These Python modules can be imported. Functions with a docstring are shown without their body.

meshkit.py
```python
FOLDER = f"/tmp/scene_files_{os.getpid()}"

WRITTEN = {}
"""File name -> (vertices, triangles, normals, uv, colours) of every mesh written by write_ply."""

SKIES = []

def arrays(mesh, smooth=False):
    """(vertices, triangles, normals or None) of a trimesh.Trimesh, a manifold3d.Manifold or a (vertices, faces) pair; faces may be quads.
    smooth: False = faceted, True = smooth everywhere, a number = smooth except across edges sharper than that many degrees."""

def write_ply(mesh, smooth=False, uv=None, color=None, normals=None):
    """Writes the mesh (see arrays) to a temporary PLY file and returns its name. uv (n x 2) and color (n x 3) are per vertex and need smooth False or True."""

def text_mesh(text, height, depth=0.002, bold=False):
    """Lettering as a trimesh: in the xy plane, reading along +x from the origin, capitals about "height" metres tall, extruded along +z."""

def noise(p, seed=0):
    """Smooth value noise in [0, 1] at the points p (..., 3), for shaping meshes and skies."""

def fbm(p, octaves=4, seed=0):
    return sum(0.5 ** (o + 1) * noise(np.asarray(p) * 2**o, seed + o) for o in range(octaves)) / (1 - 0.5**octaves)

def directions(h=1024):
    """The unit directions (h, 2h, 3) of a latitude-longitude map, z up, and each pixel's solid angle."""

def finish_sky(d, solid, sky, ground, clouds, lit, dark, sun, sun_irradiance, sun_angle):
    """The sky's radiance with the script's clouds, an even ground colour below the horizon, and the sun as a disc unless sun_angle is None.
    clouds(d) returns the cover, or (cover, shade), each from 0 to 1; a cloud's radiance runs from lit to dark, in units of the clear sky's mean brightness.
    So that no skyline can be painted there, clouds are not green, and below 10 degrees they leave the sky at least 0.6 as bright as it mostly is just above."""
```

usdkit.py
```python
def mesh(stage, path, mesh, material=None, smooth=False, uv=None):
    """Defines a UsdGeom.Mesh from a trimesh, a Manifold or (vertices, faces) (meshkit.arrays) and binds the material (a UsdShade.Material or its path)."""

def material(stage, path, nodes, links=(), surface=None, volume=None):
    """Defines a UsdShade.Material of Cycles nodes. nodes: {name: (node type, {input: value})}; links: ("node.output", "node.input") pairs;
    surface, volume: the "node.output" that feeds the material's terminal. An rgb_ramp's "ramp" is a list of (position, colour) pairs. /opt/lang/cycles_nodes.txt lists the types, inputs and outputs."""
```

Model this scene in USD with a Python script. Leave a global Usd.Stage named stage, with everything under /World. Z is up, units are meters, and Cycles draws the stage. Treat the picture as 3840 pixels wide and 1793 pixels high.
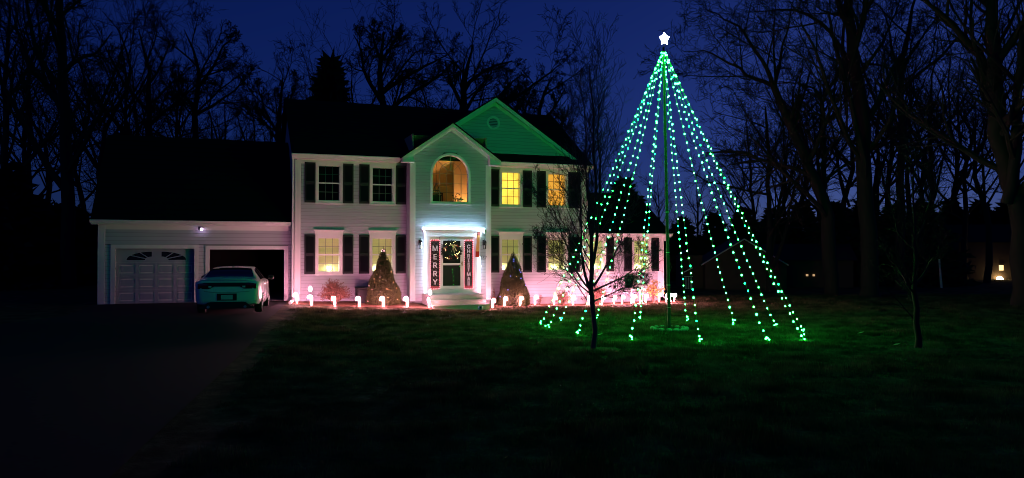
import math, random
import numpy as np
import trimesh
import usdkit, meshkit
from shapely.geometry import Polygon, box as sbox, Point
from shapely.ops import unary_union
from pxr import Usd, UsdGeom, UsdLux, UsdShade, Gf, Sdf, Vt

stage = Usd.Stage.CreateInMemory()
UsdGeom.SetStageUpAxis(stage, "Z")
UsdGeom.Xform.Define(stage, "/World")
UsdGeom.Scope.Define(stage, "/World/Looks")

# ------------------------------------------------------------------ camera, sky, sun, exposure
EYE = np.array([0.0, 0.0, 1.75]); PITCH = 1.0585; FPX = 2973.4
cam = UsdGeom.Camera.Define(stage, "/World/camera")
cam.AddTranslateOp().Set(Gf.Vec3d(*EYE)); cam.AddRotateXOp().Set(90 + PITCH)
cam.CreateHorizontalApertureAttr(36.0); cam.CreateVerticalApertureAttr(36.0 * 478 / 1024)
cam.CreateFocalLengthAttr(36.0 * FPX / 3840)
cam.CreateExposureAttr(0.0)
SKY_STRENGTH = 0.0088; SUN_ELEV = 0.15; SUN_ROT = math.radians(25)
sky_mat = usdkit.material(stage, "/World/Looks/dusk_sky", {
    "s": ("sky_texture", {"sky_type": "single_scattering", "sun_disc": False, "sun_elevation": SUN_ELEV, "sun_rotation": SUN_ROT,
                          "air_density": 1.0, "aerosol_density": 0.3, "ozone_density": 3.0}),
    "t": ("mix", {"mix_type": "multiply", "fac": 1.0, "color2": (0.28, 0.52, 2.5)}),
    "b": ("background_shader", {"strength": SKY_STRENGTH})},
    [("s.color", "t.color1"), ("t.color", "b.color")], surface="b.background")
dome = UsdLux.DomeLight.Define(stage, "/World/sky")
UsdShade.MaterialBindingAPI.Apply(dome.GetPrim()).Bind(sky_mat)
dome.GetPrim().SetCustomDataByKey("kind", "structure"); dome.GetPrim().SetCustomDataByKey("label", "deep blue dusk sky over the bare trees")
sun = UsdLux.DistantLight.Define(stage, "/World/afterglow")          # the last light of the day, low behind the woods
sun.CreateIntensityAttr(0.0006); sun.CreateAngleAttr(10.0); sun.CreateNormalizeAttr(True); sun.CreateColorAttr(Gf.Vec3f(1.0, 0.93, 0.86))
sun.AddRotateXYZOp().Set(Gf.Vec3f(-81.4, 0, -25))

# ------------------------------------------------------------------ helpers
cp, sp_ = math.cos(math.radians(PITCH)), math.sin(math.radians(PITCH))
def ray(px, py):
    d = np.array([(px - 1920) / FPX, 1.0, -(py - 896.5) / FPX])
    return np.array([d[0], d[1] * cp - d[2] * sp_, d[1] * sp_ + d[2] * cp])
def at(px, py, depth):                                               # the point seen there, DEPTH metres north of the camera
    d = ray(px, py); return EYE + d * (depth / d[1])
TH = 0.34367
H0 = np.array([-7.9293, 29.0, 0.0]); HT = np.array([math.cos(TH), math.sin(TH), 0]); HN = np.array([-math.sin(TH), math.cos(TH), 0])
def hp(x, y, z=0.0): return H0 + HT * x + HN * y + np.array([0, 0, z])
def to_house(p):
    q = np.asarray(p) - H0; return q[..., 0] * HT[0] + q[..., 1] * HT[1], q[..., 0] * HN[0] + q[..., 1] * HN[1]
def sm(a, b, x):
    t = np.clip((np.asarray(x, float) - a) / (b - a), 0, 1); return t * t * (3 - 2 * t)
def ground_z(x, y):
    x, y = np.asarray(x, float), np.asarray(y, float)
    X, Y = to_house(np.stack([x, y, 0 * x], -1))
    lawn = -0.25 + 0.05 * (meshkit.noise(np.stack([x * .12, y * .12, 0 * x], -1), 3) - .5)
    near = np.where(X < 0, 0.0, np.interp(X, [0, 4.2, 7.4, 11.6, 15.5], [0.0, -0.1, -0.25, -0.35, -0.3]))
    near = near - 0.1 * (1 - sm(-2.6, -0.3, Y)) * sm(-.5, 1, X) * (1 - sm(6, 9, X))
    w = sm(-9, -2.3, Y) * (1 - sm(15.5, 22, X))
    drive = 1 - sm(-2.4, 1.2, X + .0 * Y)
    wd = np.maximum(w, drive * sm(-12, -6, Y))
    return lawn * (1 - wd) + near * wd

used = {}
def free(path):
    n = used.get(path, -1) + 1; used[path] = n
    return path if n == 0 else f"{path}_{n:03d}"
def tags(prim, label=None, cat=None, group=None, kind=None):
    for k, v in (("label", label), ("category", cat), ("group", group), ("kind", kind)):
        if v: prim.SetCustomDataByKey(k, v)
def thing(name, label, cat, loc=(0, 0, 0), rz=0.0, group=None, kind=None):
    p = free("/World/" + name); x = UsdGeom.Xform.Define(stage, p)
    x.AddTranslateOp().Set(Gf.Vec3d(*map(float, loc))); x.AddRotateZOp().Set(math.degrees(rz))
    tags(x.GetPrim(), label, cat, group, kind); return p
def part(name, mesh, mat, parent, label=None, kind=None, smooth=False):
    p = free(parent + "/" + name); m = usdkit.mesh(stage, p, mesh, mat, smooth); tags(m.GetPrim(), label, kind=kind); return p
def solo(name, mesh, mat, label, cat=None, group=None, kind=None, smooth=False):
    p = free("/World/" + name); m = usdkit.mesh(stage, p, mesh, mat, smooth); tags(m.GetPrim(), label, cat, group, kind); return p
def copy_of(src, name, label, cat, loc, rz, group=None, scale=None):
    p = free("/World/" + name); x = UsdGeom.Xform.Define(stage, p)
    x.GetPrim().GetReferences().AddInternalReference(src); x.GetPrim().SetInstanceable(True)
    x.ClearXformOpOrder()
    x.AddTranslateOp().Set(Gf.Vec3d(*map(float, loc))); x.AddRotateZOp().Set(math.degrees(rz))
    if scale: x.AddScaleOp().Set(Gf.Vec3f(*scale))
    tags(x.GetPrim(), label, cat, group); return p

class MB:
    """collects pieces that become one mesh"""
    def __init__(s): s.v, s.f, s.n = [], [], 0
    def add(s, v, f):
        v = np.asarray(v, float); f = np.asarray(f, int)
        if f.shape[1] == 4: f = np.vstack([f[:, [0, 1, 2]], f[:, [0, 2, 3]]])
        s.v.append(v); s.f.append(f + s.n); s.n += len(v); return s
    def tm(s, m): return s.add(m.vertices, m.faces)
    def box(s, x0, x1, y0, y1, z0, z1, c=0.0):
        if c <= 0:
            v = [(x, y, z) for x in (x0, x1) for y in (y0, y1) for z in (z0, z1)]
            f = [(0, 1, 3, 2), (4, 6, 7, 5), (0, 4, 5, 1), (2, 3, 7, 6), (0, 2, 6, 4), (1, 5, 7, 3)]
            return s.add(v, f)
        pts = []
        for x, sx in ((x0, 1), (x1, -1)):
            for y, sy in ((y0, 1), (y1, -1)):
                for z, sz in ((z0, 1), (z1, -1)):
                    pts += [(x + sx * c, y + sy * c, z), (x + sx * c, y, z + sz * c), (x, y + sy * c, z + sz * c)]
        return s.tm(trimesh.convex.convex_hull(np.array(pts)))
    def quad(s, a, b, c, d): return s.add([a, b, c, d], [(0, 1, 2, 3)])
    def tube(s, pts, r, k=8, caps=True):
        v, f = tubes(np.asarray(pts, float)[None], np.broadcast_to(np.asarray(r, float), (len(pts),))[None], k)
        s.add(v, f)
        if caps:
            n = len(pts)
            s.add(v[:k], [(0, i + 1, i) for i in range(1, k - 1)]); s.add(v[(n - 1) * k:n * k], [(0, i, i + 1) for i in range(1, k - 1)])
        return s
    def m(s): return (np.vstack(s.v), np.vstack(s.f))
def tubes(P, R, k):
    """P (m, n, 3) polylines, R (m, n) radii -> one vertex and face array"""
    m, n, _ = P.shape
    T = np.empty_like(P); T[:, 1:-1] = P[:, 2:] - P[:, :-2]; T[:, 0] = P[:, 1] - P[:, 0]; T[:, -1] = P[:, -1] - P[:, -2]
    T /= np.maximum(np.linalg.norm(T, axis=2, keepdims=True), 1e-9)
    mean = P[:, -1] - P[:, 0]
    ref = np.where(np.abs(mean[:, 2:3]) > 0.7 * np.linalg.norm(mean, axis=1, keepdims=True), [[1.0, 0.03, 0.0]], [[0.0, 0.02, 1.0]])
    A = np.cross(T, ref[:, None, :]); A /= np.maximum(np.linalg.norm(A, axis=2, keepdims=True), 1e-9)
    B = np.cross(T, A)
    a = np.arange(k) * 2 * np.pi / k
    V = P[:, :, None] + R[:, :, None, None] * (A[:, :, None] * np.cos(a)[None, None, :, None] + B[:, :, None] * np.sin(a)[None, None, :, None])
    i, j = np.meshgrid(np.arange(n - 1), np.arange(k), indexing="ij"); jn = (j + 1) % k
    q = np.stack([i * k + j, i * k + jn, (i + 1) * k + jn, (i + 1) * k + j], -1).reshape(-1, 4)
    F = (q[None] + (np.arange(m) * n * k)[:, None, None]).reshape(-1, 4)
    F = np.vstack([F[:, [0, 2, 1]], F[:, [0, 3, 2]]])
    return V.reshape(-1, 3), F
def extr(poly, y0, y1):
    """a shape drawn in x, z made solid from y0 to y1"""
    out = []
    for g in getattr(poly, "geoms", [poly]):
        if g.area < 1e-7: continue
        t = trimesh.creation.extrude_polygon(g, y1 - y0, engine="earcut")
        v = t.vertices; out.append(trimesh.Trimesh(np.stack([v[:, 0], y0 + v[:, 2], v[:, 1]], 1), t.faces[:, ::-1], process=False))
    return trimesh.util.concatenate(out)

# ------------------------------------------------------------------ materials
def mat(name, col, rough=0.6, var=0.0, scale=6.0, bump=0.0, bscale=40.0, spec=0.4, stretch=(1, 1, 1), metal=0.0, **kw):
    nodes = {"p": ("principled_bsdf", {"base_color": col, "roughness": rough, "specular_ior_level": spec, "metallic": metal, **kw})}; links = []
    if var or bump:
        nodes["g"] = ("texture_coordinate", {}); nodes["m"] = ("mapping", {"scale": stretch}); links.append(("g.object", "m.vector"))
    if var:
        nodes["n"] = ("noise_texture", {"scale": scale, "detail": 5.0, "roughness": .6})
        nodes["r"] = ("rgb_ramp", {"ramp": [(0.25, tuple(np.array(col) * (1 - var))), (0.75, tuple(np.minimum(np.array(col) * (1 + var), 1)))]})
        links += [("m.vector", "n.vector"), ("n.fac", "r.fac"), ("r.color", "p.base_color")]
    if bump:
        nodes["bn"] = ("noise_texture", {"scale": bscale, "detail": 4.0}); nodes["b"] = ("bump", {"strength": bump, "distance": .01})
        links += [("m.vector", "bn.vector"), ("bn.fac", "b.height"), ("b.normal", "p.normal")]
    return usdkit.material(stage, "/World/Looks/" + name, nodes, links, surface="p.BSDF")
def glow(name, col, strength):
    return usdkit.material(stage, "/World/Looks/" + name, {"e": ("emission", {"color": col, "strength": strength})}, [], surface="e.emission")
def pane_mat(name, ior=1.5, tint=(1, 1, 1), rough=0.0):
    return usdkit.material(stage, "/World/Looks/" + name, {"t": ("transparent_bsdf", {"color": tint}), "g": ("glossy_bsdf", {"color": (1, 1, 1), "roughness": rough}),
        "f": ("fresnel", {"IOR": ior}), "m": ("mix_closure", {})}, [("f.fac", "m.fac"), ("t.BSDF", "m.closure1"), ("g.BSDF", "m.closure2")], surface="m.closure")

M = {}
M["siding"] = mat("grey_vinyl_siding", (.50, .53, .57), .55, .05, 1.3, .12, 60, stretch=(.4, 1, 5))
M["siding2"] = mat("grey_vinyl_siding_second", (.48, .51, .55), .55, .06, 1.7, .12, 60, stretch=(.4, 1, 5))
M["siding3"] = mat("grey_vinyl_siding_third", (.52, .55, .59), .55, .05, 1.1, .12, 60, stretch=(.4, 1, 5))
M["sheath"] = mat("shaded_wall_core", (.10, .105, .11), .9)  # wall core, darkened so the gaps between clapboards read as shadow lines
M["trim"] = mat("white_trim", (.78, .78, .77), .45, .04, 3, .05, 50)
M["soffit"] = mat("white_soffit", (.72, .72, .71), .6, .04, 3)
M["shutter"] = mat("black_shutter", (.012, .012, .016), .55, .2, 8, .1, 80)
M["roof"] = mat("dark_shingles", (.011, .011, .012), .9, .5, 9, .6, 60, spec=.1, stretch=(3, 1, 1))
M["concrete"] = mat("foundation_concrete", (.34, .33, .32), .85, .12, 4, .3, 60)
M["step"] = mat("stoop_concrete", (.52, .49, .45), .85, .10, 5, .3, 70)
M["glass"] = pane_mat("window_glass", 1.12, (1, 1, 1), .1)
M["doorglass"] = pane_mat("storm_glass", 1.28)
M["dark"] = mat("dark_room", (.015, .015, .017), .9)
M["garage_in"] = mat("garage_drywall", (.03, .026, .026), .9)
M["asphalt"] = mat("driveway_asphalt", (.024, .024, .026), .9, .25, 14, .5, 120, spec=.2)
M["soil"] = mat("bed_mulch", (.17, .085, .05), .95, .45, 22, .9, 60, spec=.1)
M["edging"] = mat("black_edging", (.012, .011, .011), .5)
M["black"] = mat("black_metal", (.012, .012, .013), .4, spec=.5)
M["bark"] = mat("grey_bark", (.10, .085, .075), .9, .35, 9, .8, 30, stretch=(1, 1, .3))
M["bark_dark"] = mat("dark_bark", (.020, .018, .017), .9, .3, 9, .6, 30, stretch=(1, 1, .3))
M["needle"] = usdkit.material(stage, "/World/Looks/dark_needles", {"p": ("principled_bsdf", {"base_color": (.02, .028, .02), "roughness": .8, "specular_ior_level": .2})}, [], surface="p.BSDF")
M["brass"] = mat("old_brass", (.35, .26, .12), .35, metal=.9)
M["gray_post"] = mat("galvanised", (.45, .45, .45), .5)
M["white_plastic"] = mat("white_plastic", (.75, .75, .75), .4)
M["rubber"] = mat("tyre_rubber", (.02, .02, .02), .85)
M["alloy"] = mat("alloy_wheel", (.45, .45, .46), .35, metal=.8)
M["car_paint"] = mat("white_car_paint", (.80, .80, .79), .28, coat_weight=.8, coat_roughness=.04)
M["car_glass"] = mat("tinted_car_glass", (.008, .009, .011), .06, spec=.6)
M["car_black"] = mat("black_car_plastic", (.014, .014, .015), .45)
M["lamp_red"] = mat("red_lamp_lens", (.30, .012, .012), .15, coat_weight=.7)
M["plate"] = mat("number_plate", (.55, .58, .60), .5)
M["wire"] = mat("green_wire", (.03, .16, .06), .5)
M["pole"] = mat("green_flagpole", (.018, .022, .018), .45)
M["stone"] = mat("pale_edging_stone", (.42, .42, .40), .85, .2, 12, .4, 40)
M["bulb"] = glow("green_bulb_glow", (.012, 1.0, .058), 92.0)
M["bulb_dim"] = glow("dim_green_bulb_glow", (.006, 1.0, .16), 20.0)
M["star"] = glow("white_star_glow", (.72, .84, 1.0), 14.0)
M["cane"] = glow("red_white_cane_glow", (1.0, .34, .50), 275.0)
M["rope_low"] = glow("cool_white_rope_side_glow", (.62, .78, 1.0), 22.0)
M["rope"] = glow("cool_white_rope_glow", (.52, .72, 1.0), 52.0)

# ------------------------------------------------------------------ ground: one sheet to the horizon
def sheet(x0, x1, nx, y0, y1, ny, dz=0.0, xs=None, ys=None):
    X, Y = np.meshgrid(np.linspace(x0, x1, nx) if xs is None else xs, np.linspace(y0, y1, ny) if ys is None else ys, indexing="ij")
    Z = ground_z(X, Y) + dz
    nx, ny = X.shape
    i, j = np.meshgrid(np.arange(nx - 1), np.arange(ny - 1), indexing="ij")
    f = np.stack([i * ny + j, (i + 1) * ny + j, (i + 1) * ny + j + 1, i * ny + j + 1], -1).reshape(-1, 4)
    return np.stack([X, Y, Z], -1).reshape(-1, 3), f
def spread(a, b, lo, hi, n):
    mid = np.linspace(lo, hi, n); far1 = lo - np.geomspace(1, lo - a, 12)[::-1]; far2 = hi + np.geomspace(1, b - hi, 12)
    return np.concatenate([far1, mid, far2])
lawn_mat = usdkit.material(stage, "/World/Looks/winter_lawn", {
    "g": ("texture_coordinate", {}), "m": ("mapping", {"scale": (1, 1, 1)}),
    "n1": ("noise_texture", {"scale": 1.9, "detail": 8.0, "roughness": .65}), "n2": ("noise_texture", {"scale": 9.0, "detail": 6.0, "roughness": .75}),
    "r1": ("rgb_ramp", {"ramp": [(.38, (.030, .030, .013)), (.5, (.085, .072, .036)), (.63, (.19, .145, .080))]}),
    "r2": ("rgb_ramp", {"ramp": [(.25, (.30, .30, .30)), (.75, (1.5, 1.5, 1.5))]}),
    "x": ("mix", {"mix_type": "multiply", "fac": 1.0}), "b": ("bump", {"strength": 1.0, "distance": .06}),
    "p": ("principled_bsdf", {"roughness": .95, "specular_ior_level": .1})},
    [("g.object", "m.vector"), ("m.vector", "n1.vector"), ("m.vector", "n2.vector"), ("n1.fac", "r1.fac"), ("n2.fac", "r2.fac"), ("r1.color", "x.color1"), ("r2.color", "x.color2"),
     ("x.color", "p.base_color"), ("n2.fac", "b.height"), ("b.normal", "p.normal")], surface="p.BSDF")
solo("ground", sheet(0, 0, 0, 0, 0, 0, xs=spread(-400, 400, -22, 26, 150), ys=spread(-60, 500, -4, 46, 150)), lawn_mat, "dim winter lawn running from the camera to the woods", kind="structure", smooth=True)

# driveway: runs from the street on the left up to the garage
def strip(pl, pr, n, k, dz):
    pl, pr = np.asarray(pl, float), np.asarray(pr, float)
    t = np.linspace(0, 1, n); d = np.linspace(0, 1, len(pl))
    L = np.stack([np.interp(t, d, pl[:, c]) for c in (0, 1)], 1); R = np.stack([np.interp(t, d, pr[:, c]) for c in (0, 1)], 1)
    s = np.linspace(0, 1, k); G = L[:, None] * (1 - s)[None, :, None] + R[:, None] * s[None, :, None]
    Z = ground_z(G[..., 0], G[..., 1]) + dz
    i, j = np.meshgrid(np.arange(n - 1), np.arange(k - 1), indexing="ij")
    f = np.stack([i * k + j, i * k + j + 1, (i + 1) * k + j + 1, (i + 1) * k + j], -1).reshape(-1, 4)
    return np.concatenate([G, Z[..., None]], -1).reshape(-1, 3), f
gL, gR = hp(-6.6, .45)[:2], hp(-.12, .45)[:2]
solo("driveway", strip([(-12.5, -6), (-13.5, 12), hp(-6.6, -5)[:2], gL], [(-.9, -6), (-4.6, 12), (-7.0, 23.2), gR], 70, 26, .012), M["asphalt"], "dark asphalt driveway leading up to the double garage", kind="structure", smooth=True)
# planting beds along the house front
solo("planting_bed", strip([hp(-.35, -.1)[:2], hp(4.1, -.02)[:2]], [hp(-.35, -1.5)[:2], hp(4.6, -2.55)[:2]], 40, 14, .02), M["soil"], "red lit mulch bed left of the front steps", kind="structure", smooth=True)
solo("planting_bed", strip([hp(7.3, -.02)[:2], hp(15.6, .4)[:2]], [hp(6.9, -1.75)[:2], hp(15.9, -.95)[:2]], 60, 10, .02), M["soil"], "narrow mulch bed right of the front steps", kind="structure", smooth=True)

# ------------------------------------------------------------------ the house
rng = random.Random(7)
house = thing("house", "two storey grey clapboard house with black shutters, a green lit gable and an attached garage", "house", H0, TH)
WC = [1.21, 3.2, 8.37, 10.37]; WW = .98
UP = (3.62, 5.115); LO = (.985, 2.43)
WINGW = [(12.30, .93), (14.47, .93)]; WY = .35
def cells(c, w, z): return sbox(c - w / 2, z[0], c + w / 2, z[1])
def lines(shape, z):
    b = shape.bounds; c = shape.intersection(sbox(b[0] - 1, z - 1e-4, b[2] + 1, z + 1e-4))
    return sorted((g.bounds[0], g.bounds[2]) for g in getattr(c, "geoms", [c]) if g.area > 0 and g.bounds[2] - g.bounds[0] > .03)
def boards(parent, shape, y, course=.132, z0=None, limit=None, stuff=False):
    b = shape.bounds; z = b[1] if z0 is None else z0; joined = MB()
    while z < b[3] - .02:
        za, zb = z + .011, min(z + course + .004, b[3]); mid = lines(shape, (za + zb) / 2); lo, hi = lines(shape, za + .004), lines(shape, zb - .004)
        if len(lo) != len(mid): lo = mid
        if len(hi) != len(mid): hi = mid
        for (a0, a1), (h0, h1) in zip(lo, hi):
            v = [(a0, y - .030, za), (a1, y - .030, za), (a1, y + .004, za), (a0, y + .004, za), (h0, y - .008, zb), (h1, y - .008, zb), (h1, y + .004, zb), (h0, y + .004, zb)]
            f = [(0, 1, 5, 4), (0, 3, 2, 1), (1, 2, 6, 5), (0, 4, 7, 3), (2, 3, 7, 6), (4, 5, 6, 7)]
            if stuff: joined.add(v, f)
            else: part("clapboard", MB().add(v, f).m(), M[rng.choice(["siding", "siding", "siding2", "siding3"])], parent)
        z += course
    if stuff: part("clapboards", joined.m(), M["siding"], parent, kind="stuff")

def window(c, w, z, y, lit, head=False, pane_y=.02):
    fx0, fx1 = c - w / 2, c + w / 2; t = .085
    f = MB()
    outer, inner = sbox(fx0, z[0], fx1, z[1]), sbox(fx0 + t, z[0] + t, fx1 - t, z[1] - t)
    f.tm(extr(outer.difference(inner), y - .045, y + .02))
    f.tm(extr(inner.buffer(.012, join_style=2).difference(inner.buffer(-.028, join_style=2)), y - .02, y + .20))      # jamb and sash
    f.box(fx0 - .02, fx1 + .02, y - .065, y - .02, z[0] - .025, z[0] + .02)                                        # sill nose
    win = part("window", f.m(), M["trim"], house)
    gx0, gx1, gz0, gz1 = fx0 + t + .028, fx1 - t - .028, z[0] + t + .028, z[1] - t - .028
    zm = (gz0 + gz1) / 2
    part("sash_rail", MB().box(gx0 - .01, gx1 + .01, y - .012, y + .03, zm - .022, zm + .022).m(), M["trim"], win)
    for s0, s1 in ((gz0, zm - .022), (zm + .022, gz1)):
        g = MB(); zz = (s0 + s1) / 2
        for k in (1, 2): xx = gx0 + (gx1 - gx0) * k / 3; g.box(xx - .010, xx + .010, y + .026, y + .036, s0, s1)
        g.box(gx0, gx1, y + .027, y + .035, zz - .010, zz + .010)
        part("grille", g.m(), M["grille"], win)
        for k in range(3):
            for q in range(2):
                xa, xb = gx0 + (gx1 - gx0) * k / 3, gx0 + (gx1 - gx0) * (k + 1) / 3
                za, zb = (s0, zz) if q == 0 else (zz, s1)
                part("pane", MB().quad((xa, y + pane_y, za), (xb, y + pane_y, za), (xb, y + pane_y, zb), (xa, y + pane_y, zb)).m(), M["glass"], win)
    if lit:
        bl = MB(); n = int((gz1 - gz0 + .08) / .028)
        for k in range(n):
            zz = gz0 - .04 + k * .028
            bl.add([(gx0 - .03, y + .225, zz), (gx1 + .03, y + .225, zz), (gx1 + .03, y + .240, zz + .027), (gx0 - .03, y + .240, zz + .027)], [(0, 1, 2, 3)])
        part("blind", bl.m(), M[lit], win)
    if head:
        h = MB().box(fx0 - .02, fx1 + .02, y - .05, y + .02, z[1], z[1] + .15)
        h.box(fx0 - .045, fx1 + .045, y - .085, y - .0, z[1] + .15, z[1] + .175); h.box(fx0 - .065, fx1 + .065, y - .11, y - .0, z[1] + .175, z[1] + .2)
        part("window_head", h.m(), M["trim"], house)
    return win
def shutter(x0, x1, z0, z1, y):
    m = MB(); s = .055
    m.tm(extr(sbox(x0, z0, x1, z1).difference(unary_union([sbox(x0 + s, z0 + .09, x1 - s, (z0 + z1) / 2 - .045), sbox(x0 + s, (z0 + z1) / 2 + .045, x1 - s, z1 - .08)])), y - .062, y - .03))
    zz = z0 + .09
    while zz < z1 - .08:
        if abs(zz + .02 - (z0 + z1) / 2) > .06: m.add([(x0 + s, y - .056, zz), (x1 - s, y - .056, zz), (x1 - s, y - .036, zz + .038), (x0 + s, y - .036, zz + .038)], [(0, 1, 2, 3)])
        zz += .032
    m.box(x0 + .01, x1 - .01, y - .032, y - .026, z0 + .01, z1 - .01)
    part("shutter", m.m(), M["shutter"], house)
M["grille"] = mat("silhouette_grille", (.22, .21, .19), .5)  # white bars coloured dark: their silhouette against the lit blinds is painted in
def blind_mat(name, col, e, lo=.8, hi=1.2, scale=1.6):
    return usdkit.material(stage, "/World/Looks/" + name, {"g": ("texture_coordinate", {}), "m": ("mapping", {"scale": (1, 1, .8)}), "n": ("noise_texture", {"scale": scale, "detail": 1.0}),
        "r": ("rgb_ramp", {"ramp": [(.3, tuple(np.array(col) * lo)), (.7, tuple(np.array(col) * hi))]}),
        "p": ("principled_bsdf", {"base_color": (.58, .54, .33), "roughness": .7, "emission_strength": e})},
        [("g.object", "m.vector"), ("m.vector", "n.vector"), ("n.fac", "r.fac"), ("r.color", "p.emission_color")], surface="p.BSDF")
M["blind_low"] = blind_mat("lit_cream_blind", (.36, .31, .085), .40)
M["blind_wing"] = blind_mat("lit_green_blind", (.42, .45, .13), .45)
M["blind_bright"] = blind_mat("lit_yellow_shade", (1.0, .60, .07), 1.1, .75, 1.5)
M["blind_amber"] = blind_mat("lit_amber_shade", (1.0, .40, .045), .75, .85, 1.15)

Z_E = 5.22                                                            # underside of the main soffit
BX0, BX1, BY = 4.14, 7.31, -.60                                       # the projecting entrance bay
BC = (BX0 + BX1) / 2
main_l = sbox(0, -.02, BX0, Z_E); main_r = sbox(BX1, -.02, 11.65, Z_E)
up_frames = [cells(c, WW, UP) for c in WC]; lo_frames = [cells(c, WW, LO) for c in WC]
holes = unary_union([cells(c, WW - .2, (z[0] + .1, z[1] - .1)) for c in WC for z in (UP, LO)])
wl = part("wall", extr(main_l.difference(holes), 0, .10), M["sheath"], house); boards(wl, main_l.buffer(0).difference(unary_union(up_frames + lo_frames)).difference(sbox(-.1, -1, .2, 9)), 0)
wr = part("wall", extr(main_r.difference(holes), 0, .10), M["sheath"], house); boards(wr, main_r.difference(unary_union(up_frames + lo_frames)).difference(sbox(11.47, -1, 12, 9)), 0)
for k, c in enumerate(WC):
    window(c, WW, UP, 0, [None, None, "blind_bright", "blind_amber"][k]); window(c, WW, LO, 0, "blind_low", head=True)
    for z in (UP, (LO[0], LO[1] + .03)):
        x1 = 11.40 if k == 3 else c + WW / 2 + .40
        shutter(c - WW / 2 - .40, c - WW / 2 - .012, z[0] + .01, z[1], 0); shutter(c + WW / 2 + .012, x1, z[0] + .01, z[1], 0)
def corner_board(x0, x1, y, z0, z1, flute=False, back=.0):
    m = MB().box(x0, x1, y - .04, y + .02 + back, z0, z1, .004)
    if flute:
        for k in range(3): xx = x0 + (x1 - x0) * (k + 1) / 4; m.box(xx - .012, xx + .012, y - .047, y - .038, z0 + .05, z1 - .05)
    part("corner_board", m.m(), M["trim"], house)
corner_board(-.03, .19, 0, -.02, Z_E - .02, True, .1); corner_board(11.48, 11.68, 0, -.02, Z_E - .02, True, .1)
# side and back walls, floors: what closes the house
part("side_wall", MB().box(0.0, .12, .12, 8.1, -.4, 5.3).box(11.53, 11.65, .12, 8.1, -.4, 5.3).box(.12, 11.53, 7.98, 8.1, -.4, 5.3).m(), M["siding2"], house)
part("interior_partition", MB().box(.14, 11.5, 7.0, 7.1, 0, 5.2).box(.14, 4.1, .9, .95, 2.6, 5.2).m(), M["dark"], house)
part("foundation", MB().box(.02, 11.63, .02, .12, -.6, -.022).box(11.70, 15.42, WY + .02, WY + .14, -.6, -.022).box(BX0 + .02, BX1 - .02, BY + .02, BY + .14, -.6, -.09).m(), M["concrete"], house)
# main roof
SL = .632; EY = -.36; EZ = 5.395; RY = 4.05
def roof_slab(x0, x1, y_e, z_e, y_r, z_r, th=.06, name="roof", y_back=None):
    yb = 2 * y_r - y_e if y_back is None else y_back
    v = []
    for x in (x0, x1): v += [(x, y_e, z_e), (x, y_r, z_r), (x, yb, z_e), (x, y_e + .02, z_e - th), (x, y_r, z_r - th), (x, yb - .02, z_e - th)]
    f = [(0, 6, 7, 1), (1, 7, 8, 2), (3, 4, 10, 9), (4, 5, 11, 10), (0, 3, 9, 6), (2, 8, 11, 5), (0, 1, 4, 3), (1, 2, 5, 4), (6, 9, 10, 7), (7, 10, 11, 8)]
    # courses of shingles: shallow steps up the front slope
    return part(name, MB().add(v, f).m(), M["roof"], house)
ZR = EZ + SL * (RY - EY)
main_roof = roof_slab(-.16, 11.86, EY, EZ, RY, ZR)
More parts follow.
